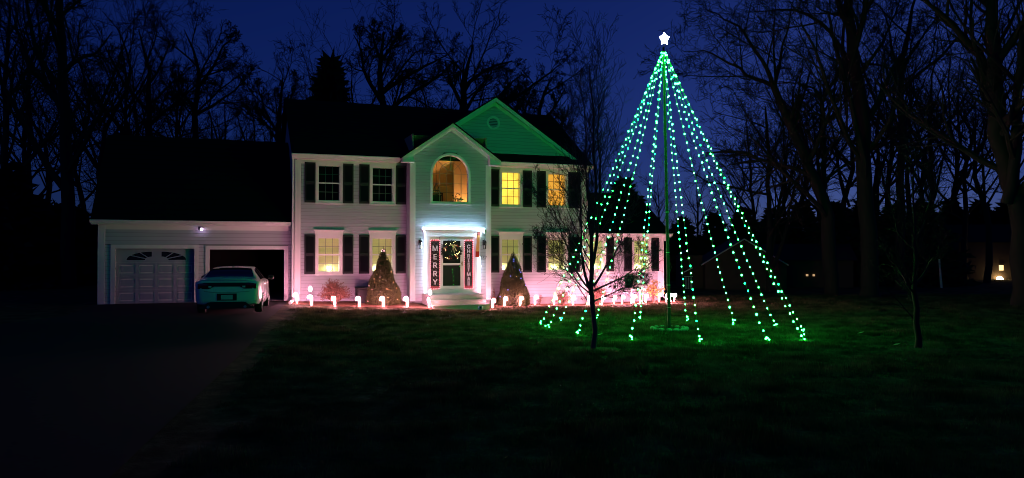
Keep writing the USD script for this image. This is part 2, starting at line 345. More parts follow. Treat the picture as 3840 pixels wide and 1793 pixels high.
def courses(parent, x0, x1, y_e, z_e, y_r, z_r, step=.30):
    L = math.hypot(y_r - y_e, z_r - z_e); n = int(L / step); ty, tz = (y_r - y_e) / L, (z_r - z_e) / L; m = MB()
    for k in range(n):
        a, b = k * step, k * step + step * 1.02
        o0, o1 = .016, .003
        A, B_ = (y_e + ty * a - tz * o0, z_e + tz * a + ty * o0), (y_e + ty * b - tz * o1, z_e + tz * b + ty * o1)
        G = (y_e + ty * a - tz * .001, z_e + tz * a + ty * .001)
        x = x0 + (k % 2) * .15
        xs = np.arange(x0, x1 + 1e-6, (x1 - x0) / max(1, int((x1 - x0) / 1.0)))
        for i in range(len(xs) - 1):
            d = rng.uniform(0, .005); g = .006
            xa, xb = xs[i] + g, xs[i + 1] - g
            m.add([(xa, A[0], A[1] + d), (xb, A[0], A[1] + d), (xb, B_[0], B_[1] + d * .2), (xa, B_[0], B_[1] + d * .2), (xa, G[0], G[1]), (xb, G[0], G[1])], [(0, 1, 2, 3), (4, 5, 1, 0)])
    part("shingles", m.m(), M["roof"], parent, kind="stuff")
courses(main_roof, -.15, 11.85, EY, EZ, RY, ZR)
part("gable_end", MB().add([(0.02, EY + .3, 5.2), (0.02, RY, ZR - .12), (0.02, 2 * RY - EY - .3, 5.2), (11.63, EY + .3, 5.2), (11.63, RY, ZR - .12), (11.63, 2 * RY - EY - .3, 5.2)], [(0, 2, 1), (3, 4, 5)]).m(), M["siding2"], house)
def eave(x0, x1, y_w, y_e, z_top, gutter=True):
    part("soffit", MB().box(x0, x1, y_e + .03, y_w + .02, z_top - .17, z_top - .15).m(), M["soffit"], house)
    part("frieze_board", MB().box(x0 + .2, x1 - .05, y_w - .03, y_w + .02, z_top - .33, z_top - .172).m(), M["trim"], house)
    part("fascia", MB().box(x0, x1, y_e + .005, y_e + .028, z_top - .17, z_top - .01).m(), M["trim"], house)
    if gutter:
        prof = [(y_e + .003, z_top - .015), (y_e - .10, z_top - .015), (y_e - .10, z_top - .05), (y_e - .07, z_top - .09), (y_e - .055, z_top - .13), (y_e + .003, z_top - .13), (y_e + .003, z_top - .115), (y_e - .045, z_top - .115), (y_e - .085, z_top - .03), (y_e + .003, z_top - .03)]
        t = trimesh.creation.extrude_polygon(Polygon(prof), x1 - x0 + .04, engine="earcut")
        v = t.vertices; part("gutter", (np.stack([x0 - .02 + v[:, 2], v[:, 0], v[:, 1]], 1), t.faces), M["trim"], house)
eave(-.15, 3.78, 0, EY, EZ); eave(7.72, 11.85, 0, EY, EZ)

# the large cross gable over the right half, set a little behind the eaves
GX, GZ0, GZ1, GY = 7.76, 5.78, 7.98, .30; GH = 3.62
gs = (GZ1 - 5.62) / (GH + .02)
gable = Polygon([(GX - (GZ1 - .1 - GZ0) / gs, GZ0), (GX + (GZ1 - .1 - GZ0) / gs, GZ0), (GX, GZ1 - .1)])
vent_c = (7.72, 7.02)
gw = part("gable_wall", extr(gable, GY, GY + .08), M["sheath"], house); boards(gw, gable.difference(Point(*vent_c).buffer(.22)).difference(sbox(0, 0, 6.2, 6.25)), GY, z0=GZ0)
part("gable_sill_trim", MB().box(6.6, GX + (GZ1 - .1 - GZ0) / gs - .05, GY - .04, GY, GZ0 - .03, GZ0 + .03).m(), M["trim"], house)
def gable_roof(cx, half, z_e, z_a, y0, y1, name):
    th = .05; m = MB()
    for s in (-1, 1):
        v = [(cx, y0, z_a), (cx + s * half, y0, z_e), (cx + s * half, y1, z_e), (cx, y1, z_a)]
        v += [(a, b, c - th) for a, b, c in v]
        m.add(v, [(0, 1, 2, 3), (4, 7, 6, 5), (0, 4, 5, 1), (1, 5, 6, 2), (2, 6, 7, 3)])
    return part(name, m.m(), M["roof"], house)
def rake(cx, half, z_e, z_a, y, w, proud, name="rake_board", drop=.0, cut=None):
    s = (z_a - z_e) / half
    for sg in (-1, 1):
        p = Polygon([(cx, z_a - drop), (cx + sg * half, z_e - drop), (cx + sg * half, z_e - drop - w), (cx, z_a - drop - w)])
        if cut is not None: p = p.difference(cut)
        if p.area > .005: part(name, extr(p, y - proud, y), M["trim"], house)
gable_roof(GX, GH + .12, 5.58, GZ1 + .07, GY - .30, 4.2, "gable_roof")
left_hidden = Polygon([(0, 5), (6.4, 5), (6.4, 6.25), (5.4, 6.62), (0, 6.62)])
rake(GX, GH + .10, 5.56, GZ1 + .03, GY - .24, .17, .035, cut=sbox(0, 5, 5.2, 9))
rake(GX, GH - .15, 5.70, GZ1 - .10, GY - .005, .16, .03, name="rake_frieze", cut=sbox(0, 5, 5.7, 9))
for sg in (-1, 1):                                                    # soffit under the rakes
    s = (GZ1 - 5.58) / GH
    part("rake_soffit", MB().add([(GX, GY - .25, GZ1 - .06), (GX + sg * GH, GY - .25, 5.52), (GX + sg * GH, GY + .01, 5.52), (GX, GY + .01, GZ1 - .06)], [(0, 1, 2, 3)]).m(), M["soffit"], house)
# round louvred vent
vm = MB(); vr = Point(*vent_c).buffer(.275, 24)
vm.tm(extr(vr.difference(Point(*vent_c).buffer(.225, 24)), GY - .06, GY)); vm.tm(extr(Point(*vent_c).buffer(.235, 24).difference(Point(*vent_c).buffer(.19, 24)), GY - .045, GY))
vent = part("gable_vent", vm.m(), M["trim"], house)
for k in range(6):
    zz = -.155 + k * .062; hw = math.sqrt(max(.19 ** 2 - zz ** 2, .003))
    part("vent_slat", MB().add([(vent_c[0] - hw, GY - .045, vent_c[1] + zz - .02), (vent_c[0] + hw, GY - .045, vent_c[1] + zz - .02), (vent_c[0] + hw, GY - .012, vent_c[1] + zz + .016), (vent_c[0] - hw, GY - .012, vent_c[1] + zz + .016)], [(0, 1, 2, 3)]).m(), M["trim"], vent)

# entrance bay with its own gable
BZ_E, BZ_A, BH = 5.36, 6.70, 1.93
bs = (BZ_A - BZ_E) / BH
ARC = (5.70, 4.81, .80)                                              # arched window: centre x, spring line, outer half width
arch = unary_union([sbox(ARC[0] - ARC[2], 3.645, ARC[0] + ARC[2], ARC[1]), Point(ARC[0], ARC[1]).buffer(.79, 32).intersection(sbox(0, ARC[1], 9, 9))])
bay = Polygon([(BX0, -.06), (BX1, -.06), (BX1, BZ_A - .12 - bs * (BX1 - BC)), (BC, BZ_A - .12), (BX0, BZ_A - .12 - bs * (BC - BX0))])
door_hole = sbox(4.86, .2, 6.60, 2.40)
bw = part("bay_wall", extr(bay.difference(arch.buffer(-.05)).difference(door_hole), BY, BY + .10), M["sheath"], house)
boards(bw, bay.difference(arch).difference(sbox(4.66, -.3, 6.90, 2.70)).difference(sbox(BX0, -1, BX0 + .19, Z_E - .03)).difference(sbox(BX1 - .19, -1, BX1, Z_E - .03)), BY)
for x in (BX0, BX1 - .10): part("bay_side", MB().box(x, x + .10, BY + .10, .02, -.3, 5.36).m(), M["siding2"], house)
boards_side = MB()
z = -.04
while z < 5.2:
    for x, s in ((BX0, -1), (BX1, 1)):
        boards_side.add([(x + s * .022, BY + .02, z), (x + s * .022, -.02, z), (x + s * .004, -.02, z + .127), (x + s * .004, BY + .02, z + .127)], [(0, 1, 2, 3)])
    z += .127
part("bay_side_clapboards", boards_side.m(), M["siding"], house, kind="stuff")
corner_board(BX0 - .02, BX0 + .19, BY, -.04, 5.20, True); corner_board(BX1 - .19, BX1 + .02, BY, -.04, 5.20, True)
bay_roof = gable_roof(BC, BH + .03, BZ_E + .02, BZ_A + .06, BY - .32, 2.4, "bay_roof")
rake(BC, BH, BZ_E, BZ_A + .02, BY - .24, .15, .04)
rake(BC, BH - .33, BZ_E + .17, BZ_A - .06, BY - .002, .17, .03, name="rake_frieze")
for sg in (-1, 1):
    part("rake_soffit", MB().add([(BC, BY - .25, BZ_A - .05), (BC + sg * BH, BY - .25, BZ_E - .07), (BC + sg * BH, BY + .01, BZ_E - .07), (BC, BY + .01, BZ_A - .05)], [(0, 1, 2, 3)]).m(), M["soffit"], house)
    # boxed eave return under each end of the bay gable
    xo, xi = BC + sg * BH, BC + sg * (BH - .44)
    tri = Polygon([(xo, BZ_E - .02), (xo, BZ_E - .14), (xi, BZ_E - .14), (xi, BZ_E - .04 + bs * .42)])
    part("eave_return", extr(tri, BY - .235, BY + .02), M["trim"], house)
    x0, x1 = sorted((xo + sg * .02, xi))
    part("return_ledge", MB().box(x0, x1, BY - .29, BY + .02, BZ_E - .20, BZ_E - .145).m(), M["trim"], house)

# arched window: frame, bars, panes
afo = arch; afi = unary_union([sbox(ARC[0] - .72, 3.725, ARC[0] + .72, ARC[1]), Point(ARC[0], ARC[1]).buffer(.715, 32).intersection(sbox(0, ARC[1], 9, 9))])
am = MB().tm(extr(afo.difference(afi), BY - .05, BY + .02)).tm(extr(afi.buffer(.01).difference(afi.buffer(-.02)), BY - .02, BY + .14))
am.box(ARC[0] - .82, ARC[0] + .82, BY - .07, BY - .03, 3.625, 3.66)
aw = part("arched_window", am.m(), M["trim"], house)
from shapely.geometry import LineString
cx, cz = ARC[0], ARC[1]; xs = [cx - .72 + 1.44 * k / 5 for k in range(6)]; zs = [3.725, 3.725 + .357, 3.725 + .714, cz]
gr = [LineString([(x, zs[0]), (x, cz)]) for x in xs[1:5]] + [LineString([(xs[0], z), (xs[5], z)]) for z in zs[1:]]
gr += [LineString([(cx + r * math.cos(a), cz + r * math.sin(a)) for a in np.linspace(0, math.pi, 25)]) for r in (.144, .432)]
gr += [LineString([(cx + .144 * math.cos(a), cz + .144 * math.sin(a)), (cx + .72 * math.cos(a), cz + .72 * math.sin(a))]) for a in (math.pi / 4, math.pi / 2, math.pi * .75)]
part("grille", extr(unary_union([g.buffer(.009, cap_style=2) for g in gr]), BY + .012, BY + .024), M["grille"], aw)
def flat(poly, y):
    v, f = trimesh.creation.triangulate_polygon(poly, engine="earcut"); return np.stack([v[:, 0], np.full(len(v), y), v[:, 1]], 1), np.asarray(f)[:, ::-1]
for i in range(5):
    for j in range(3): part("pane", flat(sbox(xs[i], zs[j], xs[i + 1], zs[j + 1]), BY + .03), M["glass"], aw)
def wedge(r0, r1, a0, a1):
    A = np.linspace(a0, a1, 9); return Polygon([(cx + r1 * math.cos(a), cz + r1 * math.sin(a)) for a in A] + [(cx + r0 * math.cos(a), cz + r0 * math.sin(a)) for a in A[::-1]])
part("pane", flat(Polygon([(cx + .144 * math.cos(a), cz + .144 * math.sin(a)) for a in np.linspace(0, math.pi, 13)]), BY + .03), M["glass"], aw)
for r0, r1 in ((.144, .432), (.432, .72)):
    for k in range(4): part("pane", flat(wedge(r0, r1, k * math.pi / 4, (k + 1) * math.pi / 4), BY + .03), M["glass"], aw)

# the lit upper hall behind the arched window
M["hall_wall"] = mat("tan_hall_wall", (.66, .47, .27), .8); M["hall_ceiling"] = mat("hall_ceiling", (.48, .33, .20), .9)
RX0, RX1, RYB = 4.30, 7.16, 3.1
part("hall_wall", MB().box(RX0 - .05, RX1 + .05, RYB, RYB + .05, 2.9, 4.75).box(RX0 - .05, RX0, BY + .16, RYB, 2.9, 6.3).box(RX1, RX1 + .05, BY + .16, RYB, 2.9, 6.3).m(), M["hall_wall"], house)
part("hall_floor", MB().box(RX0, RX1, BY + .16, RYB, 2.85, 2.9).m(), M["hall_ceiling"], house)
part("hall_ceiling", MB().add([(RX0 - .05, BY + .12, 6.25), (RX1 + .05, BY + .12, 6.25), (RX1 + .05, RYB, 4.62), (RX0 - .05, RYB, 4.78)], [(0, 1, 2, 3)]).m(), M["hall_ceiling"], house)
part("hall_partition", MB().box(6.32, RX1, 1.15, 1.22, 2.9, 5.6).m(), M["hall_ceiling"], house)

# doorway: entablature, pilasters, sidelights, entrance door, storm door
dw = MB(); dy = BY
part("door_entablature", MB().box(4.64, 6.92, dy - .10, dy + .02, 2.395, 2.60, .004).box(4.60, 6.96, dy - .16, dy + .02, 2.60, 2.65, .004).box(4.56, 7.00, dy - .20, dy + .02, 2.65, 2.70, .004).m(), M["trim"], house)
for x0, x1 in ((4.66, 4.86), (6.60, 6.88)):
    m = MB().box(x0, x1, dy - .07, dy + .02, .50, 2.395, .004).box(x0 - .015, x1 + .015, dy - .09, dy + .02, .22, .50, .006).box(x0 - .015, x1 + .015, dy - .09, dy + .02, 2.30, 2.392, .004)
    for k in range(3): xx = x0 + (x1 - x0) * (k + 1) / 4; m.box(xx - .012, xx + .012, dy - .077, dy - .068, .56, 2.24)
    part("pilaster", m.m(), M["trim"], house)
for x0, x1 in ((4.87, 5.27), (6.215, 6.595)):
    o = sbox(x0, .4, x1, 2.39); i = sbox(x0 + .07, .95, x1 - .07, 2.30)
    sl = part("sidelight", extr(o.difference(i), dy - .02, dy + .03), M["trim"], house)
    part("pane", flat(i, dy + .01), M["glass"], sl); part("curtain", flat(i.buffer(.02), dy + .06), M["soffit"], sl)
part("door_sill", MB().box(4.87, 6.595, dy - .10, dy + .03, .22, .395, .006).m(), M["trim"], house)
part("entrance_door", MB().box(5.28, 6.21, dy + .05, dy + .09, .4, 2.39).box(5.38, 5.7, dy + .035, dy + .05, .6, 1.2).box(5.8, 6.12, dy + .035, dy + .05, .6, 1.2).m(), M["dark_door"] if "dark_door" in M else mat("dark_door", (.006, .007, .007), .6), house)
so = sbox(5.285, .40, 6.205, 2.385); g1 = sbox(5.40, .52, 6.09, 1.31); g2 = sbox(5.40, 1.39, 6.09, 2.245)
sd = part("storm_door", extr(so.difference(g1).difference(g2), dy - .055, dy - .02), M["trim"], house)
for g in (g1, g2): part("pane", flat(g, dy - .035), M["doorglass"], sd)
part("handle", MB().box(6.13, 6.17, dy - .085, dy - .05, 1.28, 1.45, .008).box(6.10, 6.15, dy - .10, dy - .08, 1.36, 1.385, .004).m(), M["brass"], sd)
digits = MB()
for k, ch in enumerate("137"):
    t = meshkit.text_mesh(ch, .115, .012); v = np.array(t.vertices); v[:, 0] += .18 * v[:, 1]
    digits = MB(); digits.add(np.stack([6.90 + k * .085 + v[:, 0] * .85 - .02, dy - .045 - v[:, 2], 1.535 + v[:, 1]], 1), t.faces); part("house_number", digits.m(), M["black"], house)
M["bell_glow"] = glow("doorbell_glow", (.95, .95, 1.0), 4.0)
bell = part("doorbell", MB().box(6.905, 6.945, dy - .045, dy - .02, 1.22, 1.31, .004).m(), M["white_plastic"], house)
part("bell_button", MB().tm(trimesh.creation.icosphere(1, .017).apply_translation((6.925, dy - .05, 1.27))).m(), M["bell_glow"], bell)

# right wing
wing = sbox(11.66, -.02, 15.45, 2.47)
wf = [cells(c, w, LO) for c, w in WINGW]
ww = part("wall", extr(wing.difference(unary_union([cells(c, w - .2, (LO[0] + .1, LO[1] - .1)) for c, w in WINGW])), WY, WY + .1), M["sheath"], house)
boards(ww, wing.difference(unary_union(wf)).difference(sbox(15.26, -1, 16, 9)), WY)
for c, w in WINGW:
    window(c, w, LO, WY, "blind_wing")
    shutter(max(c - w / 2 - .38, 11.70), c - w / 2 - .012, LO[0] + .01, LO[1], WY); shutter(c + w / 2 + .012, c + w / 2 + .37, LO[0] + .01, LO[1], WY)
corner_board(15.27, 15.48, WY, -.02, 2.46, False, .1)
part("side_wall", MB().box(15.33, 15.45, WY + .12, 6.0, -.6, 2.5).box(11.7, 15.33, 5.9, 6.0, -.6, 2.5).m(), M["siding2"], house)
eave(11.68, 15.78, WY, WY - .30, 2.63)
wr_ = roof_slab(11.68, 15.80, WY - .30, 2.63, 3.2, 2.63 + .62 * 3.15)
courses(wr_, 11.69, 15.79, WY - .30, 2.63, 3.2, 2.63 + .62 * 3.15)
part("gable_end", MB().add([(15.40, WY, 2.45), (15.40, 3.2, 4.4), (15.40, 6.0, 2.45)], [(0, 2, 1)]).m(), M["siding2"], house)
def downspout(x, y, z0, z1, label=None):
    m = MB().box(x - .035, x + .035, y - .06, y - .005, z0, z1, .008).tube([(x, y - .03, z0 + .06), (x, y - .10, z0 - .02), (x, y - .32, z0 - .06)], .036, 8)
    part("downspout", m.m(), M["trim"], house)
downspout(-.09, .02, .12, 5.24); downspout(15.52, WY, -.12, 2.5); downspout(11.72, -.05, -.10, 5.24)

# garage
GYW = .45; GZE = 2.92
d1, d2 = (-5.98, -3.44, 1.93), (-2.93, -.36, 1.90)
gar = sbox(-6.50, -.03, -.02, GZE - .15); gap1, gap2 = sbox(d1[0], -.1, d1[1], d1[2]), sbox(d2[0], -.1, d2[1], d2[2])
gwall = part("garage_wall", extr(gar.difference(gap1).difference(gap2), GYW, GYW + .12), M["sheath"], house)
frame_o = [sbox(d[0] - .14, -.1, d[1] + .14, d[2] + .14) for d in (d1, d2)]
boards(gwall, gar.difference(unary_union(frame_o)).difference(sbox(-7, -1, -6.3, 9)).intersection(sbox(-9, 2.02, 9, 9)), GYW, z0=2.07)
boards(gwall, gar.difference(unary_union(frame_o)).difference(sbox(-7, -1, -6.3, 9)).intersection(sbox(-9, -1, 9, 2.06)), GYW, stuff=True)
corner_board(-6.52, -6.30, GYW, -.03, GZE - .17, False, .1)
for d in (d1, d2): part("garage_door_frame", extr(sbox(d[0] - .14, -.03, d[1] + .14, d[2] + .14).difference(sbox(d[0], -.1, d[1], d[2])), GYW - .05, GYW + .20), M["trim"], house)
part("side_wall", MB().box(-6.50, -6.38, GYW + .12, 7.4, -.3, 2.9).box(-6.4, 0, 7.3, 7.4, -.3, 2.9).m(), M["siding2"], house)
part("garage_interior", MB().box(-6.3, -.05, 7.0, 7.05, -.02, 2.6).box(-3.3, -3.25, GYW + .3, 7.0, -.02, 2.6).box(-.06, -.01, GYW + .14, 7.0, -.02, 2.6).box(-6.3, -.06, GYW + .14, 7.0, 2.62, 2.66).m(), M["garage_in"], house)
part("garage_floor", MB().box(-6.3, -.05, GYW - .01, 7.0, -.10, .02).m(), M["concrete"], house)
M["garage_dimmed"] = mat("dimmed_garage_door", (.30, .35, .42), .5, .06, 3); gdy = GYW + .13  # dim blue sky light is put into the door colour, darker than the trim
gdoor = part("garage_door", MB().box(d1[0] - .02, d1[1] + .02, gdy + .03, gdy + .05, -.02, d1[2] + .02).m(), M["trim"], house)
def fan_win(cxw, sg):
    z0 = 1.53; a = .80; b = .285
    el = Polygon([(cxw + sg * a * math.cos(t), z0 + b * math.sin(t)) for t in np.linspace(0, math.pi / 2, 17)] + [(cxw, z0)])
    hub = Polygon([(cxw + sg * .22 * math.cos(t), z0 + .12 * math.sin(t)) for t in np.linspace(0, math.pi / 2, 9)] + [(cxw, z0)])
    sp = [LineString([(cxw, z0), (cxw + sg * 1.0 * math.cos(t), z0 + .36 * math.sin(t))]).buffer(.016) for t in (math.radians(33), math.radians(62))]
    g = el.difference(hub).difference(unary_union(sp)); return [q for q in getattr(g, "geoms", [g]) if q.area > .004]
fans = fan_win(-4.84, -1) + fan_win(-4.52, 1); fan_u = unary_union([f.buffer(.004) for f in fans])
for k in range(4):
    s0, s1 = d1[2] / 4 * k + .004, d1[2] / 4 * (k + 1) - .004
    panel = sbox(d1[0], s0, d1[1], s1).difference(fan_u)
    if k < 3:
        rec = unary_union([sbox(d1[0] + .12 + q * .615, s0 + .09, d1[0] + .12 + q * .615 + .50, s1 - .09) for q in range(4)])
        pm = MB().tm(extr(panel.difference(rec), gdy, gdy + .03)).tm(extr(rec.buffer(-.04), gdy + .006, gdy + .03))
    else: pm = MB().tm(extr(panel, gdy, gdy + .028))
    part("door_panel", pm.m(), M["garage_dimmed"], gdoor)
for f in fans: part("pane", flat(f.buffer(.003), gdy + .02), M["car_glass"], gdoor)
eave(-6.70, -.16, GYW, GYW - .33, GZE)
GR = roof_slab(-6.72, -.005, GYW - .33, GZE, 4.0, 6.35)
courses(GR, -6.70, -.01, GYW - .33, GZE, 4.0, 6.35)
part("gable_end", MB().add([(-6.48, GYW, 2.7), (-6.48, 4.0, 6.2), (-6.48, 7.4, 2.7)], [(0, 1, 2)]).m(), M["siding2"], house)

# stoop
stoop = thing("front_steps", "three wide concrete steps below the front door", "steps", H0, TH)
for k, (zt, y) in enumerate(((.25, -1.80), (.08, -2.10), (-.09, -2.40))):
    x0, x1 = (4.60, 6.62) if k == 0 else (4.58, 6.66) if k == 1 else (4.56, 6.70)
    m = MB().box(x0, x1, y + .02, BY + .03 if k == 0 else y + .33, -.6, zt - .05).box(x0 - .02, x1 + .02, y - .015, BY + .02 if k == 0 else y + .335, zt - .05, zt, .012)
    part("step", m.m(), M["step"], stoop)

# ------------------------------------------------------------------ things on and around the house
def gh(x, y): p = hp(x, y); return float(ground_z(p[0], p[1]))           # ground height at a house coordinate
def hloc(x, y, z): return hp(x, y, z)
M["flame"] = glow("candle_bulb_glow", (1.0, .95, .58), 400.0)
def candle(c, y, where):
    t = thing("window_candle", where, "candle lamp", hloc(c, y + .11, LO[0] + .10), TH, "electric candles in the lower windows")
    part("candle_base", MB().tube([(0, 0, 0), (0, 0, .012), (0, 0, .02)], [.045, .04, .012], 12).tube([(0, 0, .02), (0, 0, .085)], .011, 8).m(), M["white_plastic"], t)
    b = trimesh.creation.icosphere(2, .022); b.apply_scale((1, 1, 1.5)); b.apply_translation((0, 0, .115)); part("bulb", (b.vertices, b.faces), M["flame"], t, smooth=True)
candle(1.21 + .06, 0, "white glowing candle lamp in the lower window nearest the garage")
candle(3.2 - .18, 0, "glowing candle lamp in the lower window behind the left cone shaped spruce")
candle(8.37 - .28, 0, "glowing candle lamp in the lower window behind the right cone shaped spruce")
candle(10.37 - .05, 0, "glowing candle lamp in the last lower window before the low wing")
candle(12.30 - .03, WY, "glowing candle lamp in the wing window behind the bare front tree")
candle(14.47 - .05, WY, "glowing candle lamp in the far right window of the low wing")

# the upper hall's things
M["hall_bulb"] = glow("hall_lamp_glow", (1.0, .56, .20), 420.0)
t = thing("hall_lamp", "warm lamp lighting the upper hall behind the arched window", "lamp", hloc(6.6, .75, 2.9), TH)
part("lamp_stand", MB().tube([(0, 0, 0), (0, 0, .02)], .08, 12).tube([(0, 0, .02), (0, 0, .3)], .015, 8).m(), M["brass"], t)
b = trimesh.creation.icosphere(2, .085); b.apply_translation((0, 0, .38)); part("bulb", (b.vertices, b.faces), M["hall_bulb"], t, smooth=True)
t = thing("lantern_chandelier", "dark hanging lantern seen through the arched window", "chandelier", hloc(5.43, .5, 4.0), TH)
m = MB().tube([(0, 0, .52), (0, 0, 1.9)], .008, 6); part("chain", m.m(), M["black"], t)
part("cap", MB().tube([(0, 0, .46), (0, 0, .48), (0, 0, .52), (0, 0, .55)], [.015, .055, .045, .012], 12).m(), M["black"], t)
m = MB()
for k in range(6):
    a = k * math.pi / 3; c_, s_ = math.cos(a), math.sin(a)
    m.tube([(.05 * c_, .05 * s_, .47), (.09 * c_, .09 * s_, .38), (.13 * c_, .13 * s_, .24), (.16 * c_, .16 * s_, .08), (.12 * c_, .12 * s_, 0)], .011, 6)
for z, r in ((.08, .16), (.24, .13)): m.tube([(r * math.cos(a), r * math.sin(a), z) for a in np.linspace(0, 2 * math.pi, 17)], .012, 6, False)
part("cage", m.m(), M["black"], t)
part("pan", MB().tube([(0, 0, -.02), (0, 0, 0), (0, 0, .03)], [.02, .12, .13], 12).m(), M["black"], t)
M["picture"] = mat("dark_picture_frame", (.06, .02, .012), .4); M["canvas"] = mat("framed_picture", (.55, .33, .13), .7, .5, 3)
t = thing("framed_picture", "dark framed picture on the tan hall wall behind the arched window", "picture", hloc(6.02, 2.95, 3.55), TH)
o = sbox(-.32, 0, .32, .82); i = sbox(-.25, .07, .25, .75); part("frame", extr(o.difference(i), 0, .05), M["picture"], t); part("mat_board", flat(sbox(-.26, .06, .26, .76), .035), M["hall_wall"], t)
part("canvas", extr(sbox(-.18, .12, .18, .66).difference(sbox(-.13, .18, .12, .6)), .01, .03), M["picture"], t)
t = thing("hall_cabinet", "dark cabinet at the lower left of the arched window", "cabinet", hloc(5.05, .15, 2.9), TH)
part("cabinet_body", MB().box(-.42, .42, -.22, .22, 0, 1.10, .01).m(), M["dark"], t); part("cabinet_top", MB().box(-.45, .45, -.25, .25, 1.10, 1.14, .008).m(), M["dark"], t)
M["leaf_dark"] = mat("dark_house_leaf", (.018, .03, .014), .6)
def leaves(n, spread_, size, seed, center=(0, 0, 0), up=.3):
    r = np.random.RandomState(seed); m = MB()
    for _ in range(n):
        c = r.normal(0, 1, 3) * spread_ + center; d = r.normal(0, 1, 3); d[2] = abs(d[2]) * up; d /= np.linalg.norm(d); q = np.cross(d, r.normal(0, 1, 3)); q /= np.linalg.norm(q); s = size * r.uniform(.6, 1.4)
        m.add([c - d * s, c + q * s * .38, c + d * s, c - q * s * .38], [(0, 1, 2, 3)])
    return m.m()
solo("garland", tuple([leaves(70, np.array((.20, .06, .05)), .06, 4)[0] + 0, leaves(70, np.array((.20, .06, .05)), .06, 4)[1]]), M["leaf_dark"], "dark leafy garland on top of the hall cabinet", "garland")
stage.GetPrimAtPath("/World/garland"); UsdGeom.Xformable(stage.GetPrimAtPath("/World/garland")).AddTranslateOp().Set(Gf.Vec3d(*map(float, hloc(5.05, .15, 4.15))))
t = thing("potted_plant", "leafy potted plant at the lower right of the arched window", "plant", hloc(6.15, .3, 2.9), TH)
part("pot", MB().tube([(0, 0, 0), (0, 0, .7), (0, 0, .72)], [.11, .15, .13], 14).m(), M["picture"], t); part("leaves", leaves(46, np.array((.10, .08, .10)), .10, 8, (0, 0, 1.0)), M["leaf_dark"], t)

# ropes of white light round the doorway
fy = BY - .235
t = thing("rope_light", "cool white rope light edging the front doorway", "rope light", (0, 0, 0))
def W(x, y, z): return hp(x, y, z)
part("light_tube", MB().tube([W(4.57, fy, 2.71), W(7.0, fy, 2.71)], .017, 8).m(), M["rope"], t)
part("light_tube", MB().tube([W(4.57, fy, 2.71), W(4.66, BY - .125, 2.56), W(4.67, BY - .12, 2.4), W(4.67, BY - .12, .27)], .013, 8).m(), M["rope_low"], t)
part("light_tube", MB().tube([W(6.84, BY - .13, 1.62), W(6.84, BY - .12, .27)], .013, 8).m(), M["rope_low"], t)
clips = MB()
for x in np.arange(4.7, 7.0, .16): p = W(x, fy, 2.705); clips.box(p[0] - .01, p[0] + .01, p[1] - .02, p[1] + .02, p[2] - .02, p[2] + .005)
part("clips", clips.m(), M["white_plastic"], t, kind="stuff")
M["flood"] = glow("white_flood_glow", (.70, .83, 1.0), 240.0)
t = thing("spot_lamp", "small black spot lamp at the right end of the door cornice shining left", "spot lamp", hloc(6.99, BY - .27, 2.60), TH)
part("housing", MB().box(-.01, .05, -.05, .05, -.045, .07, .008).m(), M["black"], t); part("lens", MB().box(-.016, -.011, -.035, .035, -.03, .05).m(), M["flood"], t)

# banners MERRY and CHRISTMAS, ringed by red lights
M["plaid"] = usdkit.material(stage, "/World/Looks/dark_plaid", {"g": ("texture_coordinate", {}), "c": ("checker_texture", {"scale": 13.0, "color1": (.012, .01, .01), "color2": (.075, .055, .042)}), "p": ("principled_bsdf", {"roughness": .9})},
    [("g.object", "c.vector"), ("c.color", "p.base_color")], surface="p.BSDF")
M["letter"] = mat("white_letters", (.85, .83, .85), .6); M["banner_red"] = mat("red_banner_edge", (.50, .10, .12), .7); M["red_led"] = glow("red_bulb_glow", (1.0, .26, .32), 7.0)
def banner(word, x0, x1, lh, label):
    cxb, w = (x0 + x1) / 2, (x1 - x0); z0, z1 = .40, 2.27
    t = thing("door_banner", label, "banner", hloc(cxb, BY - .10, z0), TH)
    H = z1 - z0
    part("cloth", MB().box(-w / 2 + .035, w / 2 - .035, -.004, .004, .12, H - .05).m(), M["plaid"], t)
    part("red_border", MB().box(-w / 2 + .01, w / 2 - .01, .006, .012, 0, H).box(-w / 2 + .01, w / 2 - .01, -.012, .005, 0, .05).m(), M["banner_red"], t)
    n = len(word); span = H - .28
    for k, ch in enumerate(word):
        tm = meshkit.text_mesh(ch, lh, .006, bold=True); v = np.array(tm.vertices); v[:, 0] -= (v[:, 0].min() + v[:, 0].max()) / 2
        if v[:, 0].max() > w / 2 - .07: v[:, 0] *= (w / 2 - .07) / v[:, 0].max()
        if ch == "I": v[:, 0] *= 1.15
        zc = H - .16 - (k + .5) * span / n
        part("letter", (np.stack([v[:, 0], -.008 - v[:, 2], zc - lh / 2 + v[:, 1]], 1), tm.faces), M["letter"], t)
    zz = np.linspace(.03, H - .02, 26)
    for z in zz:
        for x in (-w / 2 + .012, w / 2 - .012):
            b = trimesh.creation.icosphere(1, .012); b.apply_translation((x, -.015, z)); part("red_bulb", (b.vertices, b.faces), M["red_led"], t)
    for x in np.linspace(-w / 2 + .05, w / 2 - .05, 5):
        for z in (.02, H):
            b = trimesh.creation.icosphere(1, .012); b.apply_translation((x, -.018, z)); part("red_bulb", (b.vertices, b.faces), M["red_led"], t)
banner("MERRY", 4.885, 5.265, .19, "vertical dark plaid banner reading MERRY left of the front door")
banner("CHRISTMAS", 6.215, 6.585, .135, "vertical dark plaid banner reading CHRISTMAS right of the front door")

